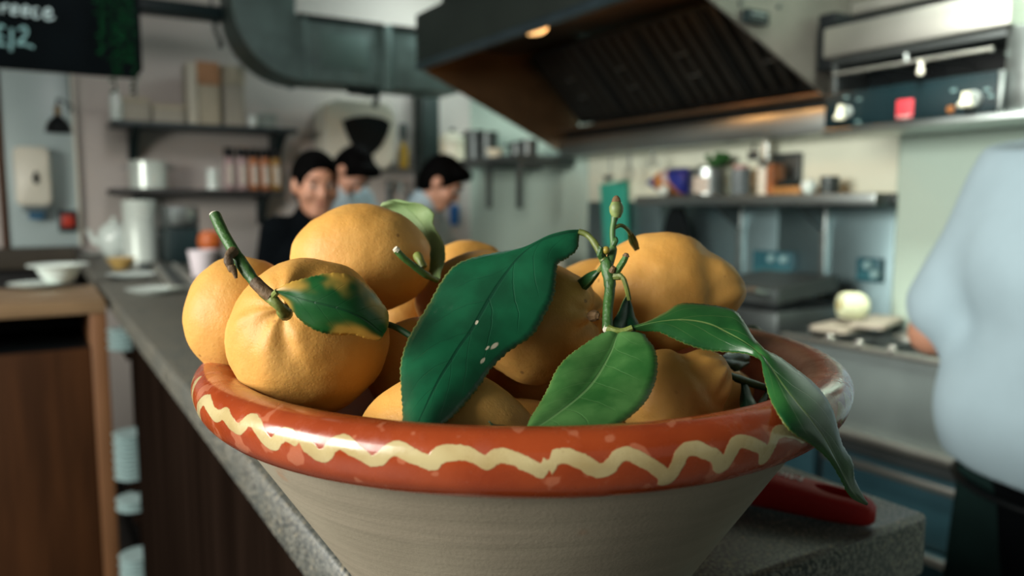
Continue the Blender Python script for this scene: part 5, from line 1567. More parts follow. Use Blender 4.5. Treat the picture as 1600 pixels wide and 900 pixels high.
# the upright sprig between the lemons, with its big leaves
sp = thing('lemon_sprig', 'upright green sprig with three large leaves tucked between the lemons', 'sprig', at(948, 512, 0.452))
st_ = catmull([at(949, 514, 0.4515), at(950, 480, 0.458), at(953, 450, 0.463), at(951, 428, 0.466), at(945, 404, 0.469)], 5)
MB().tube(st_, [0.0030] * 6 + [0.0031] * 5 + [0.0036] * 4 + [0.0040] * 4 + [0.0030] * 2, 12).build('main_stem', STEM, sp)
MB().tube([at(948.5, 511, 0.4492), at(949, 514, 0.4515)], [0.0019, 0.0028], 12).build('cut_end', CUT, sp)
MB().tube(catmull([at(948, 425, 0.467), at(955, 402, 0.470), at(958, 384, 0.472), at(957, 362, 0.474), at(960, 342, 0.475), at(963, 330, 0.475)], 4), [0.0026] * 8 + [0.0018] * 8 + [0.0022] * 3 + [0.003, 0.0034], 10).build('flower_stalk', mat('pale_green_shoot', (0.07, 0.15, 0.04), 0.5, var=0.3, vscale=80), sp)
bc = at(963, 326, 0.475)
MB().lathe([(0, -0.006), (0.0025, -0.0055), (0.0042, -0.002), (0.0044, 0.001), (0.0032, 0.0035), (0.0028, 0.004)], bc, 16, axis=UP).build('fruitlet', mat('pale_green_fruitlet', (0.17, 0.22, 0.07), 0.5, var=0.3, vscale=150), sp)
MB().lathe([(0, 0.0035), (0.0030, 0.004), (0.0022, 0.0065), (0.001, 0.0078), (0, 0.008)], bc, 12, axis=UP).build('fruitlet_tip', BARK, sp)
MB().tube(catmull([at(958, 357, 0.474), at(970, 352, 0.476), at(980, 358, 0.481), at(985, 366, 0.487)], 4), 0.0012, 8).build('petiole', STEM_L, sp)
leaf('leaf', LEAF_MID, rows_at([
    ((982, 358, 0.484), (983, 359, 0.484), (984, 358, 0.484)),
    ((981, 370, 0.492), (987, 368, 0.490), (991, 366, 0.490)),
    ((984, 380, 0.500), (991, 378, 0.497), (996, 376, 0.497)),
    ((992, 392, 0.508), (996, 390, 0.506), (999, 388, 0.506)),
]), sp, seed=9, serr=0.0002, nw=8)
MB().tube(catmull([at(958, 384, 0.471), at(962, 376, 0.470), at(960, 372, 0.470)], 3), 0.0017, 8).build('leaf_scar', STEM, sp)
MB().tube(catmull([at(962, 428, 0.463), at(968, 418, 0.460), at(976, 405, 0.457), at(978, 399, 0.456)], 4), [0.002] * 8 + [0.0018] * 5, 8).build('side_twig', STEM, sp)
MB().tube([at(978, 400, 0.456), at(979, 396, 0.4555)], [0.0022, 0.0012], 8).build('side_twig_tip', BARK, sp)
MB().tube([at(956, 424, 0.461), at(959, 417, 0.459)], [0.0022, 0.0012], 8).build('bud', BARK, sp)
MB().tube([at(946, 392, 0.467), at(939, 388, 0.466), at(938, 398, 0.467), at(941, 404, 0.468)], [0.0012, 0.0022, 0.0024, 0.0018], 8).build('bud', STEM, sp)
MB().ball(at(947, 391, 0.466), 0.0024, n=10, m=8).build('yellow_bud', mat('yellow_bud', (0.30, 0.22, 0.03), 0.5), sp)
MB().tube(catmull([at(960, 432, 0.463), at(972, 433, 0.460), at(978, 446, 0.459), at(983, 468, 0.462)], 4), [0.0022] * 4 + [0.0015] * 9, 8).build('petiole', STEM_L, sp)
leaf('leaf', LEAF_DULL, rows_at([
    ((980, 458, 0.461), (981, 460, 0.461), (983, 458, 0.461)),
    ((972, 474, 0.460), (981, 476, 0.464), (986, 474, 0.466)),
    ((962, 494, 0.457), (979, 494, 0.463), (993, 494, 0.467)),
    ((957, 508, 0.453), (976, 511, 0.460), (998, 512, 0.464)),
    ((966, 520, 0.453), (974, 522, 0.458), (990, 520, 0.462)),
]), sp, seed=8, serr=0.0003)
# big drooping leaf
MB().tube(catmull([at(944, 408, 0.468), at(938, 396, 0.470), at(928, 378, 0.474), at(916, 366, 0.477), at(904, 362, 0.478)], 4), [0.0026] * 4 + [0.0022] * 5 + [0.0019] * 8, 10).build('petiole', STEM_L, sp)
leaf('leaf', LEAF_DARK, rows_at([
    ((904, 359, 0.478), (905, 362, 0.478), (905, 365, 0.478)),
    ((884, 362, 0.478), (888, 364, 0.476), (902, 388, 0.470)),
    ((856, 370, 0.478), (858, 371, 0.474), (884, 404, 0.466)),
    ((826, 384, 0.477), (832, 384, 0.470), (872, 413, 0.462)),
    ((786, 392, 0.478), (808, 405, 0.464), (869, 436, 0.455)),
    ((745, 402, 0.477), (786, 434, 0.456), (866, 462, 0.449)),
    ((712, 416, 0.474), (768, 462, 0.448), (852, 490, 0.443)),
    ((690, 440, 0.466), (752, 490, 0.440), (832, 522, 0.436)),
    ((672, 470, 0.456), (736, 518, 0.432), (796, 548, 0.429)),
    ((650, 505, 0.444), (718, 543, 0.424), (768, 577, 0.419)),
    ((634, 538, 0.433), (704, 566, 0.414), (750, 604, 0.408)),
    ((626, 572, 0.421), (690, 588, 0.404), (730, 628, 0.397)),
    ((627, 605, 0.408), (676, 614, 0.393), (712, 645, 0.386)),
    ((629, 636, 0.395), (664, 640, 0.382), (695, 658, 0.377)),
    ((630, 662, 0.384), (654, 662, 0.373), (682, 669, 0.371)),
    ((640, 674, 0.375), (652, 675, 0.370), (668, 675, 0.369)),
]), sp, seed=3, bulge=0.0016, wav=0.0010, serr=0.0010)
# narrow folded leaf pointing down left
MB().tube(catmull([at(942, 414, 0.468), at(935, 424, 0.470)], 3), 0.0015, 8).build('petiole', STEM_L, sp)
leaf('leaf', LEAF_MID, rows_at([
    ((934, 421, 0.470), (936, 423, 0.469), (938, 425, 0.470)),
    ((920, 426, 0.474), (928, 432, 0.470), (931, 436, 0.472)),
    ((908, 434, 0.478), (919, 443, 0.473), (922, 447, 0.476)),
    ((898, 442, 0.482), (908, 452, 0.478), (912, 456, 0.480)),
    ((892, 452, 0.486), (897, 458, 0.484), (901, 462, 0.485)),
]), sp, seed=7, serr=0.0002, nw=8, bulge=0.0004)
# broad leaf at the lower front
MB().tube(catmull([at(950, 511, 0.4500), at(958, 515, 0.4495), at(967, 517, 0.4490)], 3), 0.0017, 8).build('petiole', STEM_L, sp)
leaf('leaf', LEAF_FRONT, rows_at([
    ((964, 516, 0.449), (967, 518, 0.448), (970, 518, 0.449)),
    ((944, 520, 0.448), (962, 530, 0.444), (1002, 519, 0.440)),
    ((924, 529, 0.444), (956, 548, 0.438), (1013, 532, 0.431)),
    ((902, 545, 0.438), (946, 568, 0.430), (1022, 545, 0.423)),
    ((884, 562, 0.431), (934, 588, 0.421), (1027, 562, 0.415)),
    ((868, 582, 0.423), (920, 606, 0.412), (1026, 584, 0.407)),
    ((857, 603, 0.414), (902, 623, 0.402), (1020, 606, 0.399)),
    ((846, 624, 0.404), (884, 637, 0.393), (1010, 628, 0.391)),
    ((836, 644, 0.395), (866, 650, 0.385), (992, 646, 0.384)),
    ((828, 658, 0.387), (848, 662, 0.378), (960, 664, 0.377)),
    ((823, 668, 0.380), (834, 671, 0.373), (910, 675, 0.371)),
    ((820, 676, 0.374), (824, 677, 0.371), (850, 680, 0.370)),
]), sp, seed=4, bulge=0.0018, wav=0.0008)
# long twisting leaf reaching over the rim
MB().tube(catmull([at(949, 513, 0.4495), at(960, 517, 0.4480), at(974, 517, 0.4475), at(988, 512, 0.447)], 4), [0.002] * 6 + [0.0017] * 7, 8).build('petiole', STEM_L, sp)
leaf('leaf', LEAF_MID, rows_at([
    ((984, 511, 0.447), (985, 513, 0.447), (986, 515, 0.447)),
    ((1012, 502, 0.452), (1012, 506, 0.447), (1008, 518, 0.449)),
    ((1040, 487, 0.460), (1036, 502, 0.448), (1028, 520, 0.448)),
    ((1062, 475, 0.466), (1062, 500, 0.449), (1050, 530, 0.446)),
    ((1092, 476, 0.466), (1088, 502, 0.449), (1076, 540, 0.443)),
    ((1128, 481, 0.463), (1112, 508, 0.447), (1106, 547, 0.441)),
    ((1150, 488, 0.458), (1136, 520, 0.444), (1136, 549, 0.438)),
    ((1166, 508, 0.450), (1160, 533, 0.438), (1166, 552, 0.433)),
    ((1180, 530, 0.442), (1180, 547, 0.431), (1184, 560, 0.427)),
    ((1194, 544, 0.428), (1192, 556, 0.420), (1190, 566, 0.415)),
    ((1216, 556, 0.424), (1203, 572, 0.410), (1193, 590, 0.406)),
    ((1244, 578, 0.420), (1220, 598, 0.400), (1202, 622, 0.394)),
    ((1274, 604, 0.413), (1243, 628, 0.386), (1219, 652, 0.373)),
    ((1297, 636, 0.402), (1266, 656, 0.380), (1240, 676, 0.372)),
    ((1308, 666, 0.408), (1288, 686, 0.396), (1270, 696, 0.390)),
    ((1318, 696, 0.424), (1304, 716, 0.416), (1294, 718, 0.412)),
    ((1333, 722, 0.444), (1318, 742, 0.440), (1310, 744, 0.440)),
    ((1336, 748, 0.458), (1330, 764, 0.454), (1322, 768, 0.454)),
    ((1348, 774, 0.470), (1342, 780, 0.468), (1334, 780, 0.468)),
    ((1356, 786, 0.478), (1355, 788, 0.478), (1353, 789, 0.478)),
]), sp, seed=5, bulge=0.0012, wav=0.0008)

# second twig with small leaves inside the bowl at the right
tg = thing('lemon_twig', 'dark green twig with small leaves inside the right of the bowl', 'twig', at(1165, 595, 0.50))
MB().tube(catmull([at(1126, 580, 0.462), at(1140, 586, 0.468), at(1160, 594, 0.48), at(1184, 602, 0.495), at(1204, 607, 0.505)], 5), [0.002] * 8 + [0.0026] * 8 + [0.0024] * 5, 10).build('stem', mat('dark_green_twig', (0.012, 0.07, 0.02), 0.5, var=0.3, vscale=60), tg)
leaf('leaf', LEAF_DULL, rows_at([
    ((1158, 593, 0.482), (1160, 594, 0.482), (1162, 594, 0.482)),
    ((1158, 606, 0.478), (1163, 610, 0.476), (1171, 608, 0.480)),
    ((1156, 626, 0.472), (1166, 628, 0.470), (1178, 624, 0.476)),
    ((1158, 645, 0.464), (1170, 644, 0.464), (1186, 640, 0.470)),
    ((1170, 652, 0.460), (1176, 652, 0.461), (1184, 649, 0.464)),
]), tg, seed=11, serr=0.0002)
leaf('leaf', LEAF_MID, rows_at([
    ((1199, 606, 0.504), (1200, 607, 0.504), (1202, 606, 0.504)),
    ((1194, 615, 0.498), (1198, 618, 0.497), (1201, 618, 0.498)),
    ((1186, 626, 0.490), (1191, 630, 0.489), (1196, 630, 0.490)),
    ((1182, 636, 0.484), (1186, 639, 0.484), (1190, 638, 0.484)),
]), tg, seed=12, serr=0.0002, nw=8)
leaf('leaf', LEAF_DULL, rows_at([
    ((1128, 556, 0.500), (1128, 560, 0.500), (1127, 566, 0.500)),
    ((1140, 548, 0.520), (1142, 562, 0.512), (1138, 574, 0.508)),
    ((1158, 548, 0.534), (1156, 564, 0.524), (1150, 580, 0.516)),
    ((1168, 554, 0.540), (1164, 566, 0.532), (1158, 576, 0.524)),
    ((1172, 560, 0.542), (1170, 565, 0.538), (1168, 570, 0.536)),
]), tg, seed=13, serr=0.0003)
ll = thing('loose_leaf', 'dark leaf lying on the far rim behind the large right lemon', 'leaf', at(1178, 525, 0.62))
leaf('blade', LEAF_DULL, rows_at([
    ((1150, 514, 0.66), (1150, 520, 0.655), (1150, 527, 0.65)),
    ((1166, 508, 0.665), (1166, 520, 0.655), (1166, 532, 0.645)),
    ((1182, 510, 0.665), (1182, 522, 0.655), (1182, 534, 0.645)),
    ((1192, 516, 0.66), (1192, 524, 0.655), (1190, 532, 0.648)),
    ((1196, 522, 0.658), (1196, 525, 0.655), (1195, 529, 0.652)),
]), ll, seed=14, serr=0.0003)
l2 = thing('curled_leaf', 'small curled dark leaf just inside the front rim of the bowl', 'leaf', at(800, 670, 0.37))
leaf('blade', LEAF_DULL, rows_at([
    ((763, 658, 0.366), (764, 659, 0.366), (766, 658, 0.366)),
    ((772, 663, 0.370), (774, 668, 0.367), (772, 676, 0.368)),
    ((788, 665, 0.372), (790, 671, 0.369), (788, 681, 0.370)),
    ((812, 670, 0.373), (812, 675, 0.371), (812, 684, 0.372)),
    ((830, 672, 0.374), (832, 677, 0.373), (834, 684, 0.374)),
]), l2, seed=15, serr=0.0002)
# sticks in the gap under the topmost lemon
t = thing('dark_stick', 'dark green stick in the gap between the front lemon and big leaf', 'twig', at(620, 520, 0.47))
MB().tube(catmull([at(604, 506, 0.475), at(620, 512, 0.47), at(640, 524, 0.465), at(662, 538, 0.46)], 4), 0.002, 8).build('stick', mat('dark_green_twig', (0.012, 0.07, 0.02), 0.5), t)

# ------------------------------------------------------------------ zester on the bar
zs = thing('red_zester', 'red handled kitchen zester with hanging hole lying on the bar behind the bowl', 'zester', (0.59, 0.46, 1.10))
RED = mat('glossy_red_plastic', (0.36, 0.010, 0.007), 0.6, spec=0.25, var=0.08)
e0, e1 = Vector((0.625, 0.406, 0)), Vector((0.512, 0.600, 0))
zd = (e1 - e0).normalized()
zl = Vector((-zd.y, zd.x, 0))
LZ = (e1 - e0).length
stn = [(0.0, 0.0075, 0.004, 0.015), (0.006, 0.0125, 0.001, 0.020), (0.02, 0.0165, 0.0005, 0.0235), (0.04, 0.018, 0.0005, 0.026), (0.065, 0.018, 0.001, 0.029), (0.10, 0.0175, 0.002, 0.0315), (0.14, 0.0165, 0.003, 0.032), (0.19, 0.0155, 0.004, 0.0315), (LZ, 0.014, 0.006, 0.030)]
cs = catmull([(s_, w_, lo) for s_, w_, lo, hi in stn], 6)
chh = catmull([(s_, hi, 0) for s_, w_, lo, hi in stn], 6)
mb = MB()
rings = []
for p, q in zip(cs, chh):
    s_, w_, lo, hi = p.x, p.y, p.z, q.y
    c = e0 + zd * s_
    ring = []
    nseg = 24
    for k in range(nseg):
        a = 2 * PI * k / nseg
        ca, sa = math.cos(a), math.sin(a)
        ex = abs(ca) ** 0.6 * (1 if ca > 0 else -1)
        ez = abs(sa) ** 0.6 * (1 if sa > 0 else -1)
        ring.append(mb.bm.verts.new(c + zl * w_ * 1.32 * ex + Vector((0, 0, 1.10 + (lo + hi) / 2 + (hi - lo) / 2 * ez))))
    rings.append(ring)
for a, b in zip(rings, rings[1:]):
    for k in range(24):
        mb.bm.faces.new((a[k], a[(k + 1) % 24], b[(k + 1) % 24], b[k]))
mb.bm.faces.new(rings[0][::-1])
mb.bm.faces.new(rings[-1])
hand_ = mb.build('handle', RED, zs, sharp=80)
# hanging hole cut through the handle end
cut = MB().lathe([(0, -0.05), (0.0105, -0.05), (0.0105, 0.05), (0, 0.05)], (0, 0, 0), 28, sx=2.1)
cut.bm.transform(Matrix.Translation(e0 + zd * 0.030 + Vector((0, 0, 1.12))) @ Matrix((zd, zl, Vector((0, 0, 1)))).transposed().to_4x4())
cme = bpy.data.meshes.new('cutter')
bmesh.ops.recalc_face_normals(cut.bm, faces=cut.bm.faces)
cut.bm.to_mesh(cme)
cut.bm.free()
cme.transform(Matrix.Translation(-ROOTLOC[zs.name]))
co = bpy.data.objects.new('cutter', cme)
COL.objects.link(co)
co.location = ROOTLOC[zs.name]
md = hand_.modifiers.new('hole', 'BOOLEAN')
md.object = co
md.operation = 'DIFFERENCE'
md.solver = 'EXACT'
bpy.context.view_layer.update()
dg_ = bpy.context.evaluated_depsgraph_get()
nm = bpy.data.meshes.new_from_object(hand_.evaluated_get(dg_))
hand_.modifiers.clear()
hand_.data = nm
bpy.data.objects.remove(co)
bx_ = MB()
tip = e1 + zd * 0.02
bx_.prism([e1 - zd * 0.004 + zl * 0.012 + Vector((0, 0, 1.117)), tip + zd * 0.06 + zl * 0.012 + Vector((0, 0, 1.112)), tip + zd * 0.06 - zl * 0.012 + Vector((0, 0, 1.112)), e1 - zd * 0.004 - zl * 0.012 + Vector((0, 0, 1.117))], (0, 0, 0.0015)).build('blade', STEEL, zs)
# raised lettering along the top of the handle, read from the far side
fcu = bpy.data.curves.new('lettering', 'FONT')
fcu.body = 'Microplane'
fcu.size = 0.017
fcu.extrude = 0.0003
fo = bpy.data.objects.new('lettering_tmp', fcu)
COL.objects.link(fo)
bpy.context.view_layer.update()
tme = bpy.data.meshes.new_from_object(fo.evaluated_get(bpy.context.evaluated_depsgraph_get()))
bpy.data.objects.remove(fo)
# text runs from the hole towards the blade; its top faces the camera side
M4 = Matrix((zd, zl, Vector((0, 0, 1)))).transposed().to_4x4()
tme.transform(Matrix.Translation(e0 + zd * 0.062 + zl * -0.0115 + Vector((0, 0, 1.10 + 0.0305))) @ M4)
for v in tme.vertices:
    s_ = (v.co - e0).dot(zd)
    for (q0, q1) in zip(chh, chh[1:]):
        if q0.x <= s_ <= q1.x and q1.x > q0.x:
            h_ = q0.y + (q1.y - q0.y) * (s_ - q0.x) / (q1.x - q0.x)
            lat_ = abs((v.co - e0).dot(zl)) / (0.0178 * 1.32)
            ca_ = min(1, lat_) ** (1 / 0.6)
            drop = (1 - (math.sqrt(max(0, 1 - ca_ * ca_))) ** 0.6) * h_ * 0.48
            v.co.z += (1.10 + h_ - drop + 0.0004) - (1.10 + 0.0305)
            break
link('lettering', tme, mat('white_print', (0.85, 0.80, 0.78), 0.6), zs)

# ------------------------------------------------------------------ people
def smin(a, b, k):
    h = np.clip(0.5 + 0.5 * (b - a) / k, 0, 1)
    return b + (a - b) * h - k * h * (1 - h)


class Field:
    """signed distance field sampled on a grid, turned into one closed surface"""

    def __init__(s, lo, hi, res):
        s.lo = np.array(lo, float)
        s.res = res
        s.n = np.ceil((np.array(hi) - s.lo) / res).astype(int) + 1
        s.g = np.full(s.n, 0.5, np.float32)

    def _win(s, lo, hi, pad):
        a = np.clip(np.floor((lo - pad - s.lo) / s.res).astype(int), 0, s.n)
        b = np.clip(np.ceil((hi + pad - s.lo) / s.res).astype(int) + 1, 0, s.n)
        sl = tuple(slice(i, j) for i, j in zip(a, b))
        ax = [(s.lo[i] + s.res * np.arange(a[i], b[i])).astype(np.float32) for i in range(3)]
        return sl, np.meshgrid(*ax, indexing='ij')

    def cone(s, p, q, r1, r2, k=0.02, flat=None):
        p, q = np.array(p, float), np.array(q, float)
        m = max(r1, r2)
        sl, (X, Y, Z) = s._win(np.minimum(p, q) - m, np.maximum(p, q) + m, k + 2 * s.res)
        if X.size == 0:
            return s
        e = q - p
        L2 = max(e @ e, 1e-12)
        t = np.clip(((X - p[0]) * e[0] + (Y - p[1]) * e[1] + (Z - p[2]) * e[2]) / L2, 0, 1)
        d = np.sqrt((X - p[0] - t * e[0]) ** 2 + (Y - p[1] - t * e[1]) ** 2 + (Z - p[2] - t * e[2]) ** 2) - (r1 + (r2 - r1) * t)
        s.g[sl] = smin(s.g[sl], d, k)
        return s

    def ell(s, c, r, k=0.02, R=None, cut=False):
        c, r = np.array(c, float), np.array(r, float)
        m = np.full(3, r.max()) if R is not None else r
        sl, (X, Y, Z) = s._win(c - m, c + m, k + 2 * s.res)
        if X.size == 0:
            return s
        X, Y, Z = X - c[0], Y - c[1], Z - c[2]
        if R is not None:
            R = np.array(R)
            X, Y, Z = (R[0, 0] * X + R[1, 0] * Y + R[2, 0] * Z, R[0, 1] * X + R[1, 1] * Y + R[2, 1] * Z, R[0, 2] * X + R[1, 2] * Y + R[2, 2] * Z)
        q = np.sqrt((X / r[0]) ** 2 + (Y / r[1]) ** 2 + (Z / r[2]) ** 2)
        q2 = np.sqrt((X / r[0] ** 2) ** 2 + (Y / r[1] ** 2) ** 2 + (Z / r[2] ** 2) ** 2)
        d = q * (q - 1) / np.maximum(q2, 1e-6)
        if cut:
            s.g[sl] = -smin(-s.g[sl], d, k)
        else:
            s.g[sl] = smin(s.g[sl], d, k)
        return s

    def plane(s, n, d0, k=0.004):
        """keeps the part where n.x < d0"""
        ax = [(s.lo[i] + s.res * np.arange(s.n[i])).astype(np.float32) for i in range(3)]
        d = (n[0] * ax[0])[:, None, None] + (n[1] * ax[1])[None, :, None] + (n[2] * ax[2])[None, None, :] - d0
        s.g = -smin(-s.g, -d.astype(np.float32), k)
        return s

    def mesh(s, name):
        g = s.g
        g[0] = g[-1] = 0.5
        g[:, 0] = g[:, -1] = 0.5
        g[:, :, 0] = g[:, :, -1] = 0.5
        ins = g < 0
        n = np.array(g.shape)
        cs_ = np.zeros(n - 1, np.int8)
        for dx in (0, 1):
            for dy in (0, 1):
                for dz in (0, 1):
                    cs_ += ins[dx:n[0] - 1 + dx, dy:n[1] - 1 + dy, dz:n[2] - 1 + dz]
        act = np.argwhere((cs_ > 0) & (cs_ < 8))
        idx = -np.ones(n - 1, np.int64)
        idx[act[:, 0], act[:, 1], act[:, 2]] = np.arange(len(act))
        cor = [(x, y, z) for x in (0, 1) for y in (0, 1) for z in (0, 1)]
        vals = {c: g[act[:, 0] + c[0], act[:, 1] + c[1], act[:, 2] + c[2]] for c in cor}
        sm = np.zeros((len(act), 3))
        ct = np.zeros(len(act))
        for a in cor:
            for b in cor:
                if a < b and sum(abs(i - j) for i, j in zip(a, b)) == 1:
                    va, vb = vals[a], vals[b]
                    x = (va < 0) != (vb < 0)
                    t = np.where(x, va / np.where(x, va - vb, 1), 0)
                    p = np.array(a) + t[:, None] * (np.array(b) - np.array(a))
                    sm[x] += p[x]
                    ct[x] += 1
        V = s.lo + (act + sm / ct[:, None]) * s.res
        F = []
        for ax in range(3):
            sl0 = [slice(None)] * 3
            sl1 = [slice(None)] * 3
            sl0[ax] = slice(0, -1)
            sl1[ax] = slice(1, None)
            ch_ = ins[tuple(sl0)] != ins[tuple(sl1)]
            E = np.argwhere(ch_)
            o1, o2 = [(1, 2), (2, 0), (0, 1)][ax]
            E = E[(E[:, o1] > 0) & (E[:, o2] > 0) & (E[:, o1] < n[o1] - 1) & (E[:, o2] < n[o2] - 1)]
            def gi(a, b):
                q = E.copy()
                q[:, o1] -= a
                q[:, o2] -= b
                return idx[q[:, 0], q[:, 1], q[:, 2]]
            quad = np.stack([gi(1, 1), gi(0, 1), gi(0, 0), gi(1, 0)], 1)
            flip = ~ins[E[:, 0], E[:, 1], E[:, 2]]
            quad[flip] = quad[flip][:, ::-1]
            F.append(quad)
        F = np.concatenate(F)
        me = bpy.data.meshes.new(name)
        me.vertices.add(len(V))
        me.vertices.foreach_set('co', V.astype(np.float32).ravel())
        me.loops.add(len(F) * 4)
        me.loops.foreach_set('vertex_index', F.ravel().astype(np.int32))
        me.polygons.add(len(F))
        me.polygons.foreach_set('loop_start', np.arange(0, len(F) * 4, 4, dtype=np.int32))
        me.polygons.foreach_set('use_smooth', np.ones(len(F), bool))
        me.update(calc_edges=True)
        me.validate()
        return me


def rotx(a):
    c, s_ = math.cos(a), math.sin(a)
    return np.array(((1, 0, 0), (0, c, -s_), (0, s_, c)))


def rotz(a):
    c, s_ = math.cos(a), math.sin(a)
    return np.array(((c, -s_, 0), (s_, c, 0), (0, 0, 1)))


def person(label, H, loc, heading, lean=0.0, head_pitch=0.0, head_yaw=0.0, larm=None, rarm=None, woman=False, shirt=None, shirt_sleeve='long', collar=0.0, apron=False, hair_long=False, wide=1.0, sw=None, hs=1.0, hem=0.50, hem_tilt=0.0, loose=0.0, res=0.0075):
    """stands facing +Y in its own frame; larm/rarm give elbow and wrist"""
    root = thing('person', label, 'person', loc)
    k_ = H / 1.72
    hip = np.array((0, 0, 0.53 * H))
    RL = rotx(-lean)

    def up(p):
        p = np.array(p, float)
        return hip + RL @ (p - hip)
    sw_ = sw or (0.172 if woman else 0.19) * k_ * wide
    neck0, neck1 = up((0, -0.01, 0.835 * H)), up((0, 0.012, 0.882 * H))
    Rh = rotz(head_yaw) @ RL @ rotx(-head_pitch)
    hc = neck1 + Rh @ np.array((0, 0.022, 0.052)) * k_
    def hd(p):
        return hc + Rh @ (np.array(p, float) * k_ * hs)
    shl, shr = up((-sw_, -0.01, 0.80 * H)), up((sw_, -0.01, 0.80 * H))
    el = np.array(larm[0]) if larm else up((-sw_ - 0.05, -0.03, 0.62 * H))
    wl = np.array(larm[1]) if larm else up((-sw_ - 0.045, 0.06, 0.48 * H))
    er = np.array(rarm[0]) if rarm else up((sw_ + 0.05, -0.03, 0.62 * H))
    wr_ = np.array(rarm[1]) if rarm else up((sw_ + 0.045, 0.06, 0.48 * H))
    lo = np.minimum.reduce([el, wl, er, wr_, hc - 0.16, shl - 0.1]) - 0.24
    hi = np.maximum.reduce([el, wl, er, wr_, hc + 0.16, shr + 0.1]) + 0.24
    lo[2], hi[2] = -0.02, hc[2] + 0.17
    lo[1] = min(lo[1], -0.25)
    hi[1] = max(hi[1], 0.3)
    f = Field(lo, hi, res)
    bw = 0.9 if woman else 1.0

    def torso(f, inf, k=0.03):
        f.cone(up((-0.07 * k_, 0, 0.535 * H)), up((0.07 * k_, 0, 0.535 * H)), 0.105 * k_ * wide + inf, 0.105 * k_ * wide + inf, k)
        f.cone(up((-0.05 * k_, 0.0, 0.62 * H)), up((0.05 * k_, 0, 0.62 * H)), 0.098 * k_ * wide * bw + inf, 0.098 * k_ * wide * bw + inf, 0.05)
        f.cone(up((-0.075 * k_ * wide, 0.0, 0.72 * H)), up((0.075 * k_ * wide, 0, 0.72 * H)), 0.108 * k_ * wide * bw + inf, 0.108 * k_ * wide * bw + inf, 0.05)
        f.cone(up((-0.12 * k_ * wide, -0.01, 0.79 * H)), up((0.12 * k_ * wide, -0.01, 0.79 * H)), 0.062 * k_ + inf, 0.062 * k_ + inf, 0.06)
        f.cone(up((0, -0.015, 0.80 * H)), neck0, 0.085 * k_ + inf, 0.058 * k_ + inf, 0.05)
        if woman:
            for s_ in (-1, 1):
                f.ell(up((s_ * 0.07, 0.085, 0.725 * H)), (0.055 + inf, 0.05 + inf, 0.055 + inf), 0.04)

    def arm(f, sh_, e_, w_, inf, k=0.02, upto=1.0):
        f.cone(sh_, e_, 0.052 * k_ * bw + inf, 0.040 * k_ * bw + inf, 0.035)
        w2 = e_ + (w_ - e_) * upto
        f.cone(e_, w2, 0.041 * k_ * bw + inf, (0.041 + (0.028 - 0.041) * upto) * k_ * bw + inf, k)

    def leg(f, inf, k=0.02):
        for s_ in (-1, 1):
            hp = (s_ * 0.09 * k_, 0, 0.51 * H)
            kn = (s_ * 0.10 * k_, 0.015, 0.285 * H)
            an = (s_ * 0.105 * k_, -0.01, 0.05 * H)
            f.cone(hp, kn, 0.085 * k_ + inf, 0.055 * k_ + inf, 0.03)
            f.cone(kn, an, 0.056 * k_ + inf, 0.038 * k_ + inf, k)
    torso(f, 0)
    arm(f, shl, el, wl, 0)
    arm(f, shr, er, wr_, 0)
    leg(f, 0)
    for s_ in (-1, 1):
        f.cone((s_ * 0.105 * k_, -0.03, 0.035), (s_ * 0.115 * k_, 0.14, 0.03), 0.036, 0.032, 0.02)
    f.cone(neck0, neck1, 0.055 * k_ * bw, 0.053 * k_ * bw, 0.03)
    # head
    f.ell(hd((0, -0.008, 0.03)), np.array((0.075, 0.095, 0.092)) * k_ * hs, 0.02, Rh)
    f.ell(hd((0, 0.022, -0.035)), np.array((0.062, 0.066, 0.075)) * k_ * hs, 0.03, Rh)
    f.cone(hd((-0.012, 0.062, -0.088)), hd((0.012, 0.062, -0.088)), 0.022 * k_ * hs, 0.022 * k_ * hs, 0.025)
    f.cone(hd((0, 0.084, 0.012)), hd((0, 0.103, -0.020)), 0.009 * k_ * hs, 0.013 * k_ * hs, 0.010)
    f.ell(hd((0, 0.092, -0.024)), np.array((0.017, 0.012, 0.009)) * k_ * hs, 0.008, Rh)
    f.cone(hd((-0.035, 0.078, 0.030)), hd((0.035, 0.078, 0.030)), 0.010 * k_ * hs, 0.010 * k_ * hs, 0.014)
    for s_ in (-1, 1):
        f.ell(hd((s_ * 0.032, 0.094, 0.012)), np.array((0.017, 0.016, 0.011)) * k_ * hs, 0.010, Rh, cut=True)
        f.ell(hd((s_ * 0.042, 0.062, -0.022)), np.array((0.026, 0.026, 0.022)) * k_ * hs, 0.02, Rh)
        f.ell(hd((s_ * 0.077, -0.006, 0.0)), np.array((0.011, 0.021, 0.031)) * k_ * hs, 0.008, Rh)
    f.cone(hd((-0.018, 0.083, -0.050)), hd((0.018, 0.083, -0.050)), 0.008 * k_ * hs, 0.008 * k_ * hs, 0.008)
    f.cone(hd((-0.015, 0.081, -0.060)), hd((0.015, 0.081, -0.060)), 0.009 * k_ * hs, 0.009 * k_ * hs, 0.008)

    def hand(w_, e_, side):
        d = (w_ - e_) / np.linalg.norm(w_ - e_)
        lat = np.cross(d, np.array((0, 0, 1.0)))
        lat = lat / (np.linalg.norm(lat) + 1e-9)
        nrm = np.cross(lat, d)
        if abs(d[2]) > 0.7:
            lat = np.array((0, 1.0, 0)) - d * d[1]
            lat /= np.linalg.norm(lat)
            nrm = np.cross(lat, d)
            nrm = nrm * (-1 if nrm[0] * side > 0 else 1)
        else:
            nrm = -nrm if nrm[2] > 0 else nrm
        pc = w_ + d * 0.05
        for o_ in (-0.024, 0, 0.024):
            f.cone(w_ + d * 0.015 + lat * o_ * 0.6, w_ + d * 0.085 + lat * o_ * 1.1, 0.017, 0.014, 0.012)
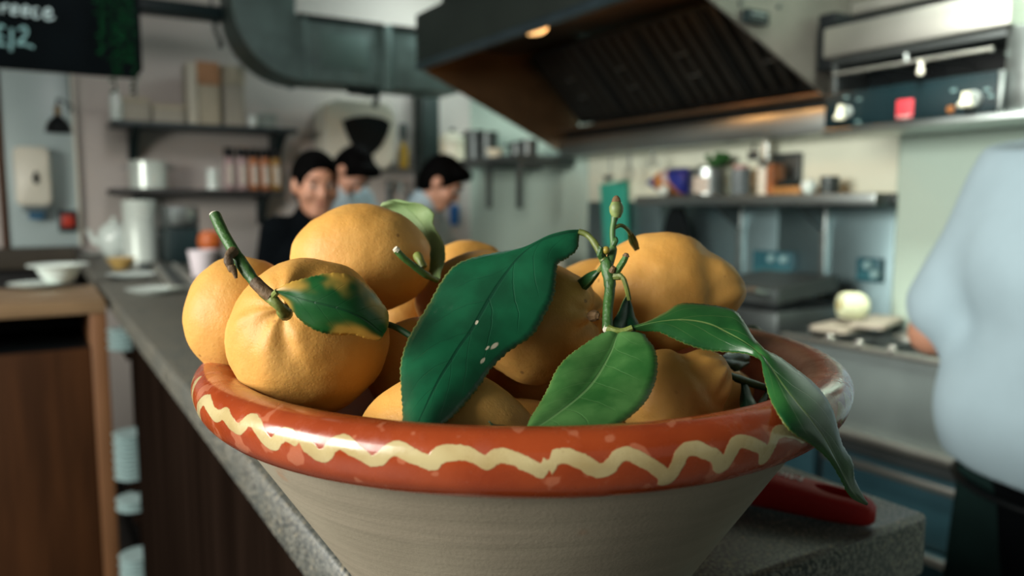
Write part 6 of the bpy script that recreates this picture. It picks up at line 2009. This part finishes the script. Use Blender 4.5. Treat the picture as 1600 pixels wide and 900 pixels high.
        for o_, L in ((-0.033, 0.062), (-0.011, 0.075), (0.011, 0.082), (0.033, 0.074)):
            b0 = w_ + d * 0.088 + lat * o_
            b1 = b0 + (d * 0.8 + nrm * 0.45 + lat * o_ * 1.5) * L * 0.5
            b2 = b1 + (d * 0.5 + nrm * 0.85) * L * 0.5
            f.cone(b0, b1, 0.0105, 0.0095, 0.004)
            f.cone(b1, b2, 0.0095, 0.008, 0.004)
        t0 = w_ + d * 0.025 + lat * 0.024 * 1.0
        t1 = t0 + (d * 0.6 + lat * 0.75 + nrm * 0.35) * 0.045
        t2 = t1 + (d * 0.85 + lat * 0.2 + nrm * 0.35) * 0.032
        f.cone(t0, t1, 0.014, 0.011, 0.008)
        f.cone(t1, t2, 0.011, 0.009, 0.004)
    hand(wl, el, -1)
    hand(wr_, er, 1)
    M4_ = Matrix.Translation(Vector(loc)) @ Matrix.Rotation(heading, 4, 'Z')

    def put(me, name, m):
        me.transform(M4_)
        return link(name, me, m, root)
    put(f.mesh('body'), 'body', SKIN)
    # eyes and brows
    for s_ in (-1, 1):
        mbx = MB().ball(hd((s_ * 0.032, 0.077, 0.012)), 0.0125 * k_, n=14, m=10)
        mbx.bm.transform(M4_)
        eye = mbx.build('eye', mat('eye_white', (0.26, 0.235, 0.215), 0.5), root)
        mbx = MB().ball(hd((s_ * 0.032, 0.0855, 0.012)), 0.0062 * k_, n=10, m=8)
        mbx.bm.transform(M4_)
        mbx.build('iris', mat('dark_iris', (0.012, 0.007, 0.005), 0.2), eye)
        mbx = MB().tube([hd((s_ * 0.016, 0.090, 0.034)), hd((s_ * 0.034, 0.089, 0.040)), hd((s_ * 0.052, 0.078, 0.034))], [0.004, 0.0045, 0.003], 8)
        mbx.bm.transform(M4_)
        mbx.build('eyebrow', HAIR, root)
    # lips
    mbx = MB().tube([hd((-0.022, 0.083, -0.055)), hd((-0.008, 0.0905, -0.053)), hd((0.008, 0.0905, -0.053)), hd((0.022, 0.083, -0.055))], [0.003, 0.006, 0.006, 0.003], 8)
    mbx.bm.transform(M4_)
    mbx.build('lips', mat('lip_colour', (0.33, 0.11, 0.085), 0.45), root)
    # hair
    fh = Field(hc - 0.2, hc + 0.2, 0.006)
    fh.ell(hd((0, -0.014, 0.038)), np.array((0.086, 0.102, 0.098)) * k_ * hs, 0.01, Rh)
    fh.ell(hd((0, -0.045, -0.01)), np.array((0.077, 0.068, 0.085 if not woman else 0.075)) * k_ * hs, 0.02, Rh)
    if not woman:
        for s_ in (-1, 0, 1):
            fh.ell(hd((s_ * 0.035, 0.06, 0.095)), np.array((0.045, 0.04, 0.028)) * k_ * hs, 0.02, Rh)
        for s_ in (-1, 1):
            fh.ell(hd((s_ * 0.074, 0.012, 0.03)), np.array((0.014, 0.03, 0.045)) * k_ * hs, 0.01, Rh)
    fh.ell(hd((0, 0.115, -0.022)), np.array((0.083 if not woman else 0.088, 0.098, 0.088 if not woman else 0.100)) * k_ * hs, 0.012, Rh, cut=True)
    for s_ in (-1, 1):
        fh.ell(hd((s_ * 0.09, 0.0, -0.005)), np.array((0.024, 0.028, 0.036)) * k_ * hs, 0.008, Rh, cut=True)
    put(fh.mesh('hair'), 'hair', HAIR)
    # clothes
    fs_ = Field(lo, hi, 0.0085)
    torso(fs_, 0.014 + loose)
    if shirt_sleeve == 'long':
        arm(fs_, shl, el, wl, 0.014 + loose * 0.8, upto=0.93)
        arm(fs_, shr, er, wr_, 0.014 + loose * 0.8, upto=0.93)
    else:
        for a_, b_ in ((shl, el), (shr, er)):
            fs_.cone(a_, a_ + (b_ - a_) * 0.80, 0.066 * k_ + loose * 0.6, 0.058 * k_ + loose * 0.5, 0.035)
    if loose:
        fs_.cone(up((-0.165, -0.0, 0.57 * H)), up((0.14, -0.0, 0.57 * H)), 0.138, 0.138, 0.08)
    if collar:
        fs_.cone(neck0, neck0 + (neck1 - neck0) * collar, 0.064 * k_, 0.062 * k_, 0.02)
    fs_.plane((hem_tilt, 0, -1), -hem * H, 0.006)
    if not collar:
        nrm = RL @ np.array((0, -0.25, 1.0))
        nrm /= np.linalg.norm(nrm)
        fs_.plane(tuple(nrm), float(nrm @ neck0) + 0.012, 0.004)
    put(fs_.mesh('shirt'), 'shirt', shirt)
    ft = Field((-0.3, -0.25, -0.02), (0.3, 0.25, 0.60 * H), 0.0095)
    leg(ft, 0.014)
    ft.cone((-0.07 * k_, 0, 0.535 * H), (0.07 * k_, 0, 0.535 * H), 0.112 * k_ * wide, 0.112 * k_ * wide, 0.03)
    ft.plane((0, 0, -1), -0.045 * H)
    ft.plane((0, 0, 1), 0.585 * H)
    put(ft.mesh('trousers'), 'trousers', TROUSER)
    for s_ in (-1, 1):
        fsh = Field((s_ * 0.11 - 0.12, -0.14, -0.02), (s_ * 0.11 + 0.12, 0.26, 0.12), 0.007)
        fsh.cone((s_ * 0.105 * k_, -0.03, 0.045), (s_ * 0.115 * k_, 0.14, 0.04), 0.048, 0.044, 0.02)
        fsh.cone((s_ * 0.105 * k_, -0.02, 0.05), (s_ * 0.105 * k_, -0.02, 0.09), 0.046, 0.044, 0.02)
        fsh.plane((0, 0, -1), -0.001, 0.004)
        put(fsh.mesh('shoe'), 'shoe', BLACK)
    if apron:
        fa = Field((-0.35, -0.3, 0.2 * H), (0.35, 0.35, 0.64 * H), 0.009)
        for s_ in (-1, 1):
            fa.cone((s_ * 0.09, 0.01, 0.57 * H), (s_ * 0.12, 0.03, 0.30 * H), 0.155, 0.165, 0.06)
        fa.plane((0, -1, 0), 0.055, 0.006)
        fa.plane((0, 0, -1), -0.30 * H, 0.006)
        fa.plane((0, 0, 1), 0.535 * H, 0.006)
        put(fa.mesh('apron'), 'apron', APRON)
        n_ = 40
        pts_ = []
        for j in range(n_ + 1):
            a = 2 * PI * j / n_
            pts_.append(((0.09 + 0.175) * math.cos(a), 0.01 + 0.172 * math.sin(a), 0.492 * H + 0.01 * math.sin(a)))
        mbx = MB().tube(pts_, 0.007, 8)
        mbx.bm.transform(M4_)
        mbx.build('apron_string', BLACK, root)
        mbx = MB()
        for s_ in (-1, 1):
            mbx.tube(catmull([(0.02, -0.165, 0.492 * H), (0.02 + s_ * 0.06, -0.185, 0.497 * H), (0.02 + s_ * 0.07, -0.18, 0.45 * H), (0.02, -0.168, 0.488 * H), (0.02 + s_ * 0.03, -0.178, 0.40 * H)], 4), 0.006, 8)
        mbx.bm.transform(M4_)
        mbx.build('apron_bow', BLACK, root)
    return root, (np.array(loc) + np.array(M4_.to_3x3()) @ hc)


def place(label, headpos, heading, H, **kw):
    """stand the figure so that its head is at headpos"""
    Hh = H
    lean = kw.get('lean', 0.0)
    hip = np.array((0, 0, 0.53 * Hh))
    RL = rotx(-lean)
    nk = hip + RL @ (np.array((0, 0.012, 0.882 * Hh)) - hip)
    Rh = rotz(kw.get('head_yaw', 0.0)) @ RL @ rotx(-kw.get('head_pitch', 0.0))
    hc = nk + Rh @ np.array((0, 0.022, 0.052)) * (Hh / 1.72)
    c, s_ = math.cos(heading), math.sin(heading)
    loc = (headpos[0] - (c * hc[0] - s_ * hc[1]), headpos[1] - (s_ * hc[0] + c * hc[1]), 0)
    return person(label, Hh, loc, heading, **kw)


P1 = at(493, 289, 3.10)
# facing the camera, turned a little to the right of the picture
h1 = math.atan2(-P1.y, -P1.x) - PI / 2 + math.radians(16)
place('woman in black turtleneck with black hair tied back, looking down behind the bar', P1, h1, 1.60, head_pitch=0.16, hs=1.14, woman=True, shirt=KNIT, collar=0.85, wide=0.95, larm=((-0.20, -0.06, 0.985), (-0.19, -0.02, 0.78)), rarm=((0.20, -0.06, 0.985), (0.19, -0.02, 0.78)))
P2 = at(551, 290, 4.15)
h2 = math.atan2(-P2.y, -P2.x) - PI / 2 + math.radians(48)
place('man with dark hair and white shirt bending forward behind the woman', P2, h2, 1.78, lean=0.22, head_pitch=0.80, shirt=COTTON, collar=0.35, larm=((-0.25, 0.20, 1.13), (-0.14, 0.42, 1.02)), rarm=((0.25, 0.20, 1.13), (0.14, 0.42, 1.02)))
P3 = at(690, 333, 3.55)
h3 = math.atan2(RT.y, RT.x) - PI / 2 + math.radians(-8)
place('man with short black hair in white shirt looking down to the right', P3, h3, 1.66, lean=0.20, head_pitch=0.42, shirt=COTTON, collar=0.35, larm=((-0.25, 0.20, 1.05), (-0.14, 0.42, 0.98)), rarm=((0.25, 0.20, 1.05), (0.14, 0.42, 0.98)))
# the chef with his back to us at the range
CH = 1.78
place('chef in loose white shirt and dark apron seen from behind at the range', (1.66, 0.58, 1.70), -PI / 2 + math.radians(8), CH, lean=0.06, head_pitch=0.35, shirt=COTTON, shirt_sleeve='elbow', apron=True, wide=1.18, sw=0.165, hem=0.505, hem_tilt=-0.08, loose=0.045,
      larm=((-0.322, 0.0, 1.13), (-0.30, 0.18, 1.05)), rarm=((0.28, 0.05, 1.155), (0.20, 0.30, 1.08)), res=0.0065)
